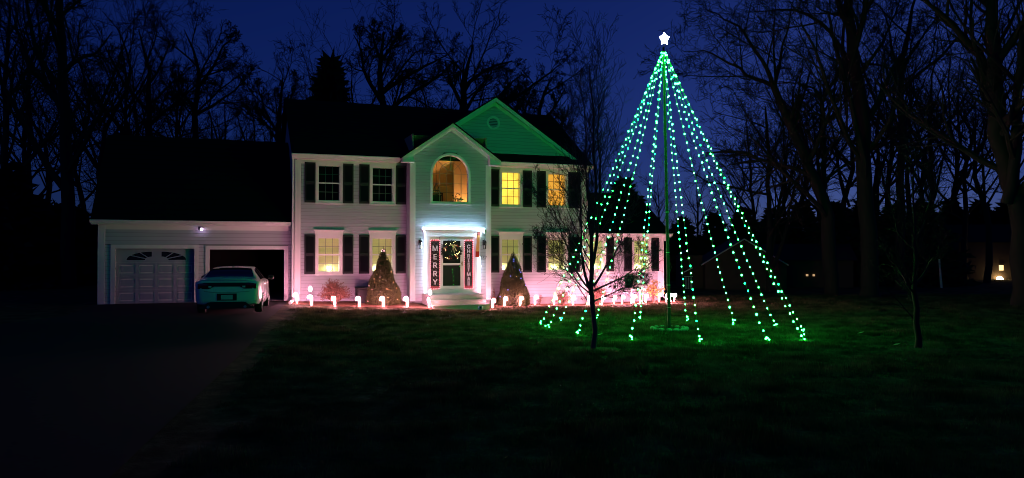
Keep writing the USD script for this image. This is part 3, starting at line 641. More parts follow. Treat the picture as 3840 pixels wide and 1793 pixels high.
# wreath on the storm door
M["fir"] = mat("fir_sprigs", (.016, .026, .012), .8); M["ribbon"] = mat("gold_ribbon", (.80, .64, .32), .5); M["berry"] = mat("red_baubles", (.45, .03, .025), .25); M["gold_ball"] = mat("gold_baubles", (.75, .55, .22), .25)
M["warm_led"] = glow("warm_bulb_glow", (1.0, .70, .34), 9.0)
t = thing("wreath", "fir wreath with gold ribbon, red baubles and warm lights on the front door", "wreath", hloc(5.70, BY - .16, 1.86), TH)
r_ = np.random.RandomState(5); wm = MB()
for k in range(1500):
    a = r_.uniform(0, 2 * math.pi); rr = r_.normal(.305, .05); c = np.array((rr * math.cos(a), r_.normal(0, .035), rr * math.sin(a)))
    d = np.array((math.cos(a + .9), r_.normal(0, .5), math.sin(a + .9))) + r_.normal(0, .5, 3); d /= np.linalg.norm(d); q = np.cross(d, r_.normal(0, 1, 3)); q /= np.linalg.norm(q)
    wm.add([c - q * .012, c + d * .09, c + q * .012], [(0, 1, 2)])
part("fir_ring", wm.m(), M["fir"], t)
part("hanger", MB().box(-.008, .008, .07, .08, .28, .53).m(), M["white_plastic"], t)
for k in range(26):
    a = [2.9, 3.2, 2.6, 4.2, 4.5, 5.3, 5.6, .6, 1.0][k % 9] + r_.uniform(-.2, .2); rr = r_.uniform(.21, .35)
    b = trimesh.creation.icosphere(1, r_.uniform(.016, .026)); b.apply_translation((rr * math.cos(a), -.06 - r_.uniform(0, .02), rr * math.sin(a))); part("bauble", (b.vertices, b.faces), M["berry"] if k % 3 else M["gold_ball"], t, smooth=True)
for k in range(22):
    a = r_.uniform(-1.0, 2.2) if k < 16 else r_.uniform(2.2, 4.2); rr = r_.uniform(.18, .37)
    b = trimesh.creation.icosphere(1, .010); b.apply_translation((rr * math.cos(a), -.075, rr * math.sin(a))); part("bulb", (b.vertices, b.faces), M["warm_led"], t)
rb = MB()
for a0, l in ((.35, .17), (.9, .15), (2.4, .14), (-.8, .22), (-1.35, .26), (-1.9, .2)):
    p = [np.array((.03, -.085, .17)) + np.array((math.cos(a0) * l * s, -.02 * math.sin(3 * s), math.sin(a0) * l * s + .03 * math.sin(s * 6))) for s in np.linspace(0, 1, 6)]
    for i in range(5): rb.add([p[i] + (0, 0, -.02), p[i + 1] + (0, 0, -.02), p[i + 1] + (.015, 0, .02), p[i] + (.015, 0, .02)], [(0, 1, 2, 3)])
part("ribbon", rb.m(), M["ribbon"], t)

# hanging flag, wall lanterns
def cloth(name, col):
    return usdkit.material(stage, "/World/Looks/" + name, {"d": ("diffuse_bsdf", {"color": col}), "t": ("translucent_bsdf", {"color": col}), "m": ("mix_closure", {"fac": .55})}, [("d.BSDF", "m.closure1"), ("t.BSDF", "m.closure2")], surface="m.closure")
M["flag_gold"] = cloth("orange_flag_cloth", (.85, .45, .14)); M["flag_red"] = cloth("rust_flag_cloth", (.50, .05, .025)); M["flag_top"] = cloth("maroon_flag_cloth", (.45, .12, .11))
t = thing("hanging_flag", "narrow orange and rust flag hanging from a bracket right of the door", "flag", hloc(6.70, BY - .30, 1.62), TH)
def flag_piece(z0, z1, w0, w1, x0, x1, n=8):
    m = MB(); zs_ = np.linspace(z0, z1, n)
    g = [[(x0 + (x1 - x0) * (z - z0) / (z1 - z0) + (w0 + (w1 - w0) * (z - z0) / (z1 - z0)) * u, .018 * math.sin(5 * u + 3 * z), z) for u in (-.5, -.25, 0, .25, .5)] for z in zs_]
    for i in range(n - 1):
        for j in range(4): m.add([g[i][j], g[i][j + 1], g[i + 1][j + 1], g[i + 1][j]], [(0, 1, 2, 3)])
    return m.m()
part("lower_band", flag_piece(0, .22, .155, .145, -.02, -.01), M["flag_red"], t); part("middle_cloth", flag_piece(.22, .83, .145, .11, -.01, .03), M["flag_gold"], t); part("top_band", flag_piece(.83, .95, .11, .10, .03, .035), M["flag_top"], t)
part("bracket", MB().tube([(-.12, .26, .90), (-.10, .05, .95), (.10, -.01, .955)], .009, 8).tube([(-.12, .27, .86), (-.12, .27, .95)], .022, 8).m(), M["black"], t)
M["lantern_glass"] = pane_mat("lantern_glass", 1.5)
def lantern(x, label):
    t = thing("wall_lantern", label, "wall lantern", hloc(x, BY - .03, 1.92), TH, "black lanterns either side of the front door")
    part("back_plate", MB().box(-.05, .05, -.02, .0, .16, .36, .006).m(), M["black"], t)
    part("arm", MB().tube([(0, -.01, .30), (0, -.06, .36), (0, -.12, .36)], .009, 8).m(), M["black"], t)
    part("cap", MB().tube([(0, -.12, .25), (0, -.12, .27), (0, -.12, .33), (0, -.12, .37), (0, -.12, .42)], [.075, .078, .05, .014, .006], 8).m(), M["black"], t)
    c = MB()
    for k in range(4):
        a = math.pi / 4 + k * math.pi / 2; c.tube([(.068 * math.cos(a), -.12 + .068 * math.sin(a), .25), (.052 * math.cos(a), -.12 + .052 * math.sin(a), .02)], .006, 6)
    part("cage", c.tube([(.06 * math.cos(a), -.12 + .06 * math.sin(a), .02) for a in np.linspace(0, 2 * math.pi, 9)], .008, 6, False).m(), M["black"], t)
    part("glass", MB().tube([(0, -.12, .03), (0, -.12, .25)], [.046, .062], 4, False).m(), M["lantern_glass"], t)
    part("bulb", MB().tube([(0, -.12, .03), (0, -.12, .08), (0, -.12, .10), (0, -.12, .15)], [.014, .014, .03, .006], 8).m(), M["white_plastic"], t)
lantern(4.50, "black wall lantern on the clapboards left of the lit doorway"); lantern(7.03, "black wall lantern beside the narrow flag, above the house number")

# garage flood lamp
M["violet"] = glow("violet_lamp_glow", (.80, .55, 1.0), 8.0)
t = thing("flood_lamp", "small white flood lamp glowing violet between the garage doors", "flood lamp", hloc(-3.22, GYW - .02, 2.60), TH)
part("mount", MB().box(-.10, .06, -.03, -.0, .0, .12, .006).tube([(0, -.02, .06), (0, -.12, .07)], .016, 8).m(), M["black"], t)
part("hood", MB().box(-.02, .15, -.20, -.06, .06, .11, .012).m(), M["white_plastic"], t)
b = trimesh.creation.icosphere(2, .048); b.apply_translation((.015, -.15, .02)); part("lens", (b.vertices, b.faces), M["violet"], t, smooth=True)

# candy cane lights along the beds
M["stake"] = mat("dark_red_stake", (.10, .015, .015), .5)
M["cane_dim"] = glow("cane_red_stripe_glow", (1.0, .18, .24), 120.0)
cane_src = None
def cane(x, y, sgn, label, turn=0.0):
    global cane_src
    z = gh(x, y)
    if cane_src is None:
        cane_src = True
    t = thing("candy_cane", label, "candy cane light", hloc(x, y, z), TH + turn + (0 if sgn > 0 else math.pi), "candy cane lights along the front beds")
    P = [(0, 0, .06), (0, 0, .12), (0, 0, .20), (.004, 0, .26)] + [(.050 - .050 * math.cos(a), 0, .30 + .070 * math.sin(a)) for a in np.linspace(0, math.pi, 9)] + [(.100, 0, .265)]
    P = np.array(P)
    R = np.array([.026, .034, .036, .034] + [.034] * 9 + [.028]); squash = np.array([1, .42, 1])
    cm_ = MB().tube(P, R, 10).m(); part("cane", (cm_[0] * squash, cm_[1]), M["cane"], t, smooth=True)
    st = MB()
    for k in range(5):
        i = 1 + k * 2
        if i + 1 < len(P): st.tube([P[i] * .5 + P[i + 1] * .5 - (P[i + 1] - P[i]) * .16, P[i] * .5 + P[i + 1] * .5 + (P[i + 1] - P[i]) * .16], R[i] + .003, 10)
    sm2 = st.m(); part("red_stripes", (sm2[0] * squash, sm2[1]), M["cane_dim"], t, kind="stuff")
    part("stake", MB().tube([(0, 0, -.10), (0, 0, .07)], .006, 6).m(), M["stake"], t)
left = [(-.05, -1.55, "candy cane light standing at the left corner of the house by the garage"), (.39, -2.05, "candy cane light below the tall path lamp at the left end of the bed"),
        (1.17, -2.15, "candy cane light in front of the round bare shrub"), (2.01, -2.15, "candy cane light in front of the dark storage box"), (2.85, -2.15, "candy cane light in front of the left cone shaped spruce"),
        (3.70, -2.15, "candy cane light just right of the left cone shaped spruce"), (4.42, -2.44, "candy cane light at the left side of the front steps")]
for k, (x, y, l) in enumerate(left): cane(x, y, -1, l, .9 if x > 4.4 else 0.0)
right = [(7.01, "candy cane light at the right side of the front steps"), (7.57, "candy cane light at the left foot of the right cone shaped spruce"), (8.20, "candy cane light in the middle of the right cone shaped spruce's foot"),
         (9.00, "candy cane light on its own between the right spruce and the low brown shrub"), (9.81, "candy cane light just left of the low brown shrub under the last main window"), (10.62, "candy cane light just right of the low brown shrub"),
         (11.30, "candy cane light half hidden by the bare front tree's trunk"), (11.91, "candy cane light in front of the red brown shrub of the low wing"), (12.43, "candy cane light just right of the red brown wing shrub"),
         (12.81, "candy cane light left of the satellite dish post"), (13.33, "candy cane light just left of the white birdbath"), (13.89, "candy cane light just right of the white birdbath"),
         (14.51, "candy cane light under the yellow leaved shrub"), (14.86, "candy cane light right of the yellow leaved shrub, behind the flagpole"), (15.06, "candy cane light at the low wing's right corner, inner one of a pair"), (15.24, "last candy cane light at the low wing's right corner")]
for x, l in right: cane(6.86 if x < 7.1 else x, -2.25 if x < 7.1 else -1.55 if x < 8.4 else -1.05, 1, l, -.8 if x < 7.1 else 0.0)
# path lamps on tall stakes
M["path"] = glow("white_path_lamp_glow", (1.0, .78, .80), 60.0)
for x, y, h, l in ((.36, -1.95, .52, "white egg shaped path lamp above the second candy cane from the left"), (4.47, -2.36, .50, "white egg shaped path lamp beside the left end of the front steps")):
    t = thing("path_lamp", l, "path lamp", hloc(x, y, gh(x, y)), TH, "egg shaped path lamps")
    part("stake", MB().tube([(0, 0, -.1), (0, 0, h)], .006, 6).m(), M["black"], t)
    part("bulb", MB().tube([(0, 0, h), (0, 0, h + .03), (0, 0, h + .08), (0, 0, h + .14), (0, 0, h + .17)], [.035, .055, .058, .038, .012], 12).m(), M["path"], t, smooth=True)
    part("cap", MB().tube([(0, 0, h + .168), (0, 0, h + .19)], [.02, .012], 8).m(), M["black"], t)
# downspout elbow, edging strip, little projector
solo("bed_edging", strip([hp(-.1, -1.75)[:2], hp(.35, -2.30)[:2], hp(4.5, -2.52)[:2]], [hp(-.1, -1.78)[:2], hp(.35, -2.36)[:2], hp(4.5, -2.58)[:2]], 60, 2, .07), M["edging"], "black plastic strip edging the left bed", "edging")
t = thing("drain_elbow", "white drain pipe elbow lying at the left corner of the house", "drain pipe", hloc(-.12, -.9, gh(-.12, -.9)), TH)
part("pipe", MB().tube([(.02, .85, .12), (0, .3, .10), (-.10, -.35, .06), (-.16, -.7, .05)], .055, 10).m(), M["trim"], t)
M["teal"] = mat("teal_plastic", (.03, .25, .26), .35)
t = thing("garden_projector", "small teal and black ball projector on the lawn before the steps", "projector", (0.0, 0, 0))
pj = hp(6.05, -3.3); pz = float(ground_z(pj[0], pj[1]))
b = trimesh.creation.icosphere(2, .085); b.apply_translation(pj + (0, 0, pz + .13)); part("shell", (b.vertices, b.faces), M["teal"], t, smooth=True)
part("stand", MB().tube([pj + (0, 0, pz - .02), pj + (0, 0, pz + .06)], [.05, .03], 10).m(), M["black"], t)
part("lens", MB().tube([pj + (.01, -.06, pz + .14), pj + (.015, -.095, pz + .145)], .035, 10).m(), M["car_glass"], t)

# storage box
t = thing("storage_box", "dark lidded storage box against the wall beside the left spruce", "storage box", hloc(2.50, -.62, gh(2.5, -.6)), TH)
part("box_body", MB().box(-.36, .42, -.30, .30, -.05, .52, .02).m(), M["edging"], t); part("lid", MB().box(-.39, .45, -.33, .33, .52, .58, .02).m(), M["edging"], t)
# satellite dish on a post, birdbath
M["dish"] = mat("grey_dish", (.42, .40, .42), .5)
t = thing("satellite_dish", "grey oval satellite dish on a white post in front of the low wing", "satellite dish", hloc(13.25, -.75, gh(13.25, -.75)), TH)
part("post", MB().tube([(.14, 0, -.1), (.14, 0, .86)], .03, 10).m(), M["white_plastic"], t)
dm = MB(); n_, k_ = 6, 28; vv, ff = [], []
for i in range(n_):
    for j in range(k_):
        a = 2 * math.pi * j / k_; rr = i / (n_ - 1); vv.append((.33 * rr * math.cos(a), -.10 + .10 * (1 - rr * rr) - .12, 1.02 + .28 * rr * math.sin(a)))
for i in range(n_ - 1):
    for j in range(k_): ff.append((i * k_ + j, i * k_ + (j + 1) % k_, (i + 1) * k_ + (j + 1) % k_, (i + 1) * k_ + j))
part("reflector", (np.array(vv), np.array(ff)), M["dish"], t, smooth=True)
part("rim", MB().tube([(.33 * math.cos(a), -.22, 1.02 + .28 * math.sin(a)) for a in np.linspace(0, 2 * math.pi, 33)], .010, 6, False).m(), M["dish"], t)
part("feed_arm", MB().tube([(.10, -.05, .80), (.06, -.35, .82), (0, -.50, .98)], .012, 6).tube([(0, -.50, .96), (0, -.44, 1.0)], .03, 8).m(), M["dish"], t)
tm = meshkit.text_mesh("D", .09, .004, bold=True); v = np.array(tm.vertices); part("lettering", (np.stack([v[:, 0] - .17, -.17 - v[:, 2] - .03, v[:, 1] + 1.06], 1), tm.faces), M["black"], t)
t = thing("birdbath", "white pedestal birdbath in front of the low wing", "birdbath", hloc(13.62, -1.15, gh(13.6, -1.15)), TH)
part("pedestal", MB().tube([(0, 0, -.03), (0, 0, .03), (0, 0, .06), (0, 0, .3), (0, 0, .52), (0, 0, .58)], [.14, .14, .08, .055, .07, .10], 16).m(), M["trim"], t, smooth=40)
part("bowl", MB().tube([(0, 0, .58), (0, 0, .61), (0, 0, .66), (0, 0, .66), (0, 0, .63)], [.08, .20, .27, .245, .10], 20).m(), M["trim"], t, smooth=40)

# ------------------------------------------------------------------ the tree shaped light display on a flagpole
PB = np.array([4.16, 21.0, 0.0]); PB[2] = float(ground_z(PB[0], PB[1])); PT = np.array([4.03, 21.0, 7.24])
disp = thing("flagpole", "tall green flagpole carrying the tree of green light strings", "flagpole", (0, 0, 0))
pp = np.linspace(0, 1, 12)[:, None]; polep = PB + (PT - PB) * pp
part("shaft", MB().tube(np.vstack([PB - (0, 0, .2), polep[1:]]), np.linspace(.046, .030, 12), 14).m(), M["pole"], disp, smooth=40)
M["cable"] = mat("dark_green_cable", (.012, .035, .016), .6)
part("top_ring", MB().tube([PT + (.05 * math.cos(a), .05 * math.sin(a), -.12) for a in np.linspace(0, 2 * math.pi, 17)], .012, 6, False).tube([PT + (-.05, 0, -.12), PT + (.05, 0, -.12)], .01, 6).tube([PT + (0, -.05, -.12), PT + (0, .05, -.12)], .01, 6).m(), M["pole"], disp)
wv = [];
for s in np.linspace(0, 1, 160): a = s * 9 * 2 * math.pi; wv.append(PB + (PT - PB) * (s * .96 + .01) + np.array((math.cos(a), math.sin(a), 0)) * (.055 + .03 * (.5 + .5 * math.sin(s * 33))))
part("supply_cable", MB().tube(wv, .005, 5).m(), M["cable"], disp)
for z in (.55, 1.1, 1.9, 2.9): s = z / 7; part("cable_tie", MB().tube([PB + (PT - PB) * s + (.052 * math.cos(a), .052 * math.sin(a), 0) for a in np.linspace(0, 2 * math.pi, 13)], .006, 5, False).m(), M["white_plastic"], disp)
star = thing("star_topper", "glowing white five pointed star on top of the flagpole", "star", tuple(PT + (.02, -.02, .22)), 0)
sv = [(.145 * (1 if k % 2 == 0 else .64) * math.sin(k * math.pi / 5), .185 * (1 if k % 2 == 0 else .64) * math.cos(k * math.pi / 5)) for k in range(10)]
sm_ = MB(); ring_ = [(x, -.0, z) for x, z in sv]
for s in (-.04, .04): sm_.add([(0, s, 0)] + [(x, 0, z) for x, z in sv], [(0, 1 + k, 1 + (k + 1) % 10) if s < 0 else (0, 1 + (k + 1) % 10, 1 + k) for k in range(10)])
part("star_body", sm_.m(), M["star"], star)
part("star_stem", MB().tube([(0, .02, -.22), (0, .02, -.06)], .012, 6).m(), M["pole"], star)
ends = [((.84, 22.78), "leftmost green light string of the display, staked left of the bare front tree"), ((.97, 21.24), "green light string staked second from the left on the lawn"),
        ((1.61, 19.63), "green light string staked just left of the bare front tree's trunk"), ((2.75, 18.31), "green light string staked at the front of the ring, right of the bare front tree"),
        ((4.20, 17.77), "green light string staked at the front of the ring, right of the flagpole's foot"), ((5.74, 17.87), "green light string staked nearest the camera on the right side"),
        ((6.75, 18.42), "rightmost green light string, the front one of the close pair"), ((7.34, 19.96), "rightmost green light string, the back one of the close pair"),
        ((7.06, 21.24), "green light string second in from the right edge, staked behind"), ((6.17, 22.02), "green light string at the back right, midway between flagpole and right edge"),
        ((5.13, 23.31), "green light string at the back just right of the flagpole"), ((3.82, 23.78), "green light string at the back left of the flagpole, passing the birdbath"),
        ((2.50, 23.68), "green light string at the back, coming down just right of the bare front tree's trunk"), ((1.46, 23.68), "green light string at the back left, passing the low brown shrub")]
rb_ = np.random.RandomState(11)
ico = trimesh.creation.icosphere(1, 1.0)
for k, ((ex, ey), lab) in enumerate(ends):
    E_ = np.array([ex, ey, float(ground_z(ex, ey)) + .03]); d = E_ - PT; d[2] = 0; d /= np.linalg.norm(d)
    A = PT + d * .045 + (0, 0, -.12)
    t = thing("green_light_string", lab, "light string", (0, 0, 0), 0, "green light strings of the tree shaped display")
    s = np.linspace(0, 1, 24)[:, None]; L = np.linalg.norm(E_ - A)
    path = A + (E_ - A) * s - np.array((0, 0, 1.0)) * (.17 * 4 * s * (1 - s))
    part("wire", MB().tube(path, .0045, 4).m(), M["wire"], t)
    part("stake", MB().tube([E_ + (0, 0, .05), E_ - (0, 0, .1)], .008, 5).m(), M["wire"], t)
    n = int(L / .205); off = rb_.uniform(0, .8)
    for j in range(n):
        u = (j + off) / n
        if u > .997: u = .997
        p = A + (E_ - A) * u - np.array((0, 0, 1.0)) * (.17 * 4 * u * (1 - u)) + rb_.normal(0, .008, 3) - (0, 0, .01)
        r = .0200 * rb_.uniform(.85, 1.12)
        part("bulb", (ico.vertices * (r, r, r * 1.15) + p, ico.faces), M["bulb_dim"] if rb_.rand() < .10 else M["bulb"], t)
    for q in range(3): part("bulb", (ico.vertices * .018 + E_ + rb_.normal(0, .03, 3) + (0, 0, .05), ico.faces), M["bulb"], t)
# stones round the pole's foot
t = thing("stone_ring", "ring of pale scalloped edging stones round the flagpole's foot", "stone edging", (0, 0, 0))
for k in range(14):
    a = k * 2 * math.pi / 14; c = PB + np.array((.46 * math.cos(a), .46 * math.sin(a), 0)); b = trimesh.creation.icosphere(2, 1.0); b.apply_scale((.10, .06, .06)); b.apply_transform(trimesh.transformations.rotation_matrix(a + math.pi / 2, (0, 0, 1)))
    b.apply_translation((c[0], c[1], float(ground_z(c[0], c[1])) + .02)); part("stone", (b.vertices, b.faces), M["stone"], t, smooth=True)
a_ = np.linspace(0, 2 * math.pi, 29)[:-1]
def disc(cx_, cy_, r, dz, seed):
    rr = np.random.RandomState(seed); v = [(cx_, cy_, float(ground_z(cx_, cy_)) + dz + .03)]
    for a in a_: q = r * rr.uniform(.9, 1.1); x, y = cx_ + q * math.cos(a), cy_ + q * math.sin(a); v.append((x, y, float(ground_z(x, y)) + dz))
    return np.array(v), np.array([(0, 1 + k, 1 + (k + 1) % 28) for k in range(28)])
solo("mulch_ring", disc(PB[0], PB[1], .42, .015, 1), M["soil"], "mulch round the flagpole's foot", kind="structure")

# ------------------------------------------------------------------ shrubs and cone shaped spruces
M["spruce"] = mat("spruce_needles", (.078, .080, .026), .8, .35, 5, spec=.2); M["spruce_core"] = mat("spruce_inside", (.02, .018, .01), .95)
def spruce(x, y, h, w, seed, prof, label, lights):
    r = np.random.RandomState(seed); z0 = gh(x, y)
    t = thing("cone_spruce", label, "spruce", hloc(x, y, z0), TH, None)
    hs = np.linspace(0, 1, len(prof))
    def rad(u, a): return w * np.interp(u, hs, prof) * (1 + .09 * math.sin(3 * a + 4 * u * 3) + .10 * meshkit.noise(np.array([math.cos(a) * 2.2, math.sin(a) * 2.2, u * 7.0]), seed))
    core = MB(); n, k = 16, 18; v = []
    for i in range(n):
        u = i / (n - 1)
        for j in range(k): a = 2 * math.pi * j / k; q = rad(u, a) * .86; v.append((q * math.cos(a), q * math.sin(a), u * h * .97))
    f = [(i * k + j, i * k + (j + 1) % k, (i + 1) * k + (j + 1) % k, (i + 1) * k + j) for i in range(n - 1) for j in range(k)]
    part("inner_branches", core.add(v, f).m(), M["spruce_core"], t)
    m = MB(); V, F = [], []; N = 15000; U = 1 - np.sqrt(r.uniform(0, 1, N)); A = r.uniform(0, 2 * math.pi, N)
    ca, sa = np.cos(A), np.sin(A); Q = w * np.interp(U, hs, prof) * (1 + .09 * np.sin(3 * A + 12 * U) + .10 * meshkit.noise(np.stack([ca * 2.2, sa * 2.2, U * 7.0], 1), seed)) * r.uniform(.84, 1.0, N)
    C = np.stack([Q * ca, Q * sa, U * h], 1); Dn = np.stack([ca, sa, r.uniform(.5, 1.5, N)], 1) + r.normal(0, .45, (N, 3)); Dn /= np.linalg.norm(Dn, axis=1)[:, None]
    Sn = np.cross(Dn, r.normal(0, 1, (N, 3))); Sn /= np.linalg.norm(Sn, axis=1)[:, None]; l = r.uniform(.035, .075, N) * np.where(U < .8, 1.0, .8)
    V = list(np.stack([C - Sn * .009, C + Sn * .009, C + Dn * l[:, None]], 1).reshape(-1, 3)); F = [(3 * i, 3 * i + 1, 3 * i + 2) for i in range(N)]
    for s_ in range(3):
        a = r.uniform(0, 6.3); V += [(.015 * math.cos(a), .015 * math.sin(a), h * .96), (-.012, .0, h * .96), (.03 * math.cos(a), .03 * math.sin(a), h * (1.03 + .02 * s_))]; b = len(V); F.append((b - 3, b - 2, b - 1))
    part("needles", (np.array(V), np.array(F)), M["spruce"], t)
    part("trunk", MB().tube([(0, 0, -.2), (0, 0, .3)], .05, 8).m(), M["bark"], t)
    for u, a, mt in lights:
        q = rad(u, a) * 1.03; b = trimesh.creation.icosphere(1, .014); b.apply_translation((q * math.cos(a), q * math.sin(a), u * h)); part("bulb", (b.vertices, b.faces), M[mt], t)
M["orange_led"] = glow("orange_bulb_glow", (1.0, .42, .20), 3.2); M["pink_led"] = glow("pink_bulb_glow", (1.0, .45, .50), 3.2); M["yellow_led"] = glow("yellow_bulb_glow", (1.0, .70, .25), 2.6); M["blue_led"] = glow("blue_bulb_glow", (.16, .20, 1.0), 5.0)
rs = np.random.RandomState(3); lg = []
for k in range(25): lg.append((rs.uniform(.08, .9) ** 1.15, -math.pi / 2 + rs.uniform(-1.5, 1.3), ["orange_led", "pink_led", "yellow_led"][rs.randint(3)]))
for k in range(7): lg.append((.955 + rs.uniform(-.015, .02), -math.pi / 2 + rs.uniform(-1.4, 1.4), "pink_led"))
P1 = [.98, 1.0, .96, .88, .78, .66, .55, .46, .37, .26, .14, .10]
spruce(3.02, -1.15, 2.05, .60, 21, P1, "left cone shaped spruce dotted with pink and amber lights", lg)
lb = [(.86, -1.75, "blue_led"), (.82, -1.8, "blue_led"), (.71, -1.75, "blue_led"), (.66, -1.0, "blue_led"), (.62, -.7, "blue_led"), (.55, -2.2, "blue_led"), (.54, -1.6, "yellow_led"), (.51, -1.15, "blue_led"), (.38, -.8, "blue_led"), (.30, -2.3, "blue_led"), (.17, -2.9, "blue_led"), (.15, -2.5, "blue_led")]
P2 = [1.0, 1.0, .93, .84, .74, .66, .58, .49, .40, .27, .13, .02]
spruce(8.18, -.82, 2.10, .62, 22, P2, "right cone shaped spruce with a few blue lights near its tip", lb)

def twiggy(name, label, x, y, r0, h, seed, mat_stem, mat_leaf, nst=60, nl=700, lsize=.035, cat="shrub", flat_top=1.0):
    r = np.random.RandomState(seed); z0 = gh(x, y)
    t = thing(name, label, cat, hloc(x, y, z0), TH)
    P, R, tips = [], [], []
    for k in range(nst):
        a = r.uniform(0, 2 * math.pi); e = r.uniform(.25, 1.5); l = r.uniform(.6, 1.0)
        end = np.array((r0 * l * math.cos(e) * math.cos(a) * 1.1, r0 * l * math.cos(e) * math.sin(a) * .8, h * l * math.sin(e) * flat_top)); b = end * .05; b[2] = 0
        pts = [b + (end - b) * s + np.array((0, 0, .12 * h * math.sin(s * 3.1))) + r.normal(0, .015, 3) * (s > 0) for s in np.linspace(0, 1, 6)]
        P.append(pts); R.append(np.linspace(.009, .003, 6)); tips.append(pts)
        for q in range(5):
            i = r.randint(2, 5); p0 = np.array(pts[i]); d = r.normal(0, 1, 3); d[2] = abs(d[2]); d /= np.linalg.norm(d); l2 = r.uniform(.08, .22) * r0 / .4
            pts2 = [p0 + d * l2 * s + r.normal(0, .008, 3) * (s > 0) for s in np.linspace(0, 1, 6)]; P.append(pts2); R.append(np.linspace(.005, .002, 6)); tips.append(pts2)
    v, f = tubes(np.array(P), np.array(R), 4); part("stems", (v, f), M[mat_stem], t)
    if nl:
        m = MB(); V, F = [], []
        for k in range(nl):
            pts = tips[r.randint(len(tips))]; p = np.array(pts[r.randint(2, 6)]) + r.normal(0, .02, 3); d = r.normal(0, 1, 3); d /= np.linalg.norm(d); q = np.cross(d, r.normal(0, 1, 3)); q /= np.linalg.norm(q); s = lsize * r.uniform(.6, 1.3); b = len(V)
            V += [p - d * s, p + q * s * .4, p + d * s, p - q * s * .4]; F += [(b, b + 1, b + 2), (b, b + 2, b + 3)]
        part("leaves", (np.array(V), np.array(F)), M[mat_leaf], t)
M["stem"] = mat("brown_stems", (.17, .085, .06), .85); M["dry_leaf"] = mat("dry_brown_leaves", (.22, .10, .065), .8, .4, 20); M["gold_leaf"] = mat("golden_leaves", (.40, .29, .06), .7, .3, 20)
twiggy("round_shrub", "rounded reddish brown shrub between the drain pipe and the storage box", 1.29, -1.0, .62, .84, 31, "stem", "dry_leaf", 130, 3000, .036)
twiggy("low_shrub", "low brown twiggy shrub under the last window of the main house", 10.38, -.55, .42, .62, 32, "stem", "dry_leaf", 60, 330, .026)
twiggy("wing_shrub", "wide red brown shrub in front of the low wing's first window", 12.05, -.35, .62, .85, 33, "stem", "dry_leaf", 90, 1100, .03)
twiggy("golden_shrub", "yellow leaved shrub at the right end of the low wing", 14.55, -.55, .55, 1.05, 34, "stem", "gold_leaf", 34, 420, .055)
twiggy("dry_stalks", "thin dry stalks by the right corner board of the entrance bay", 7.40, -.75, .14, .75, 35, "stem", "dry_leaf", 12, 10, .03, "plant")
twiggy("dry_stalks", "thin dry stalks between the right spruce and the low brown shrub", 9.45, -.45, .2, .5, 36, "stem", "dry_leaf", 12, 10, .03, "plant")
twiggy("dry_stalks", "dry stalks on the lawn at the left of the flagpole's foot", 7.32, -10.9, .22, .62, 37, "stem", "dry_leaf", 14, 6, .03, "plant")
twiggy("dry_stalks", "thin dry stalks on the lawn just right of the flagpole", 8.35, -12.0, .10, .75, 38, "stem", "dry_leaf", 7, 6, .03, "plant")

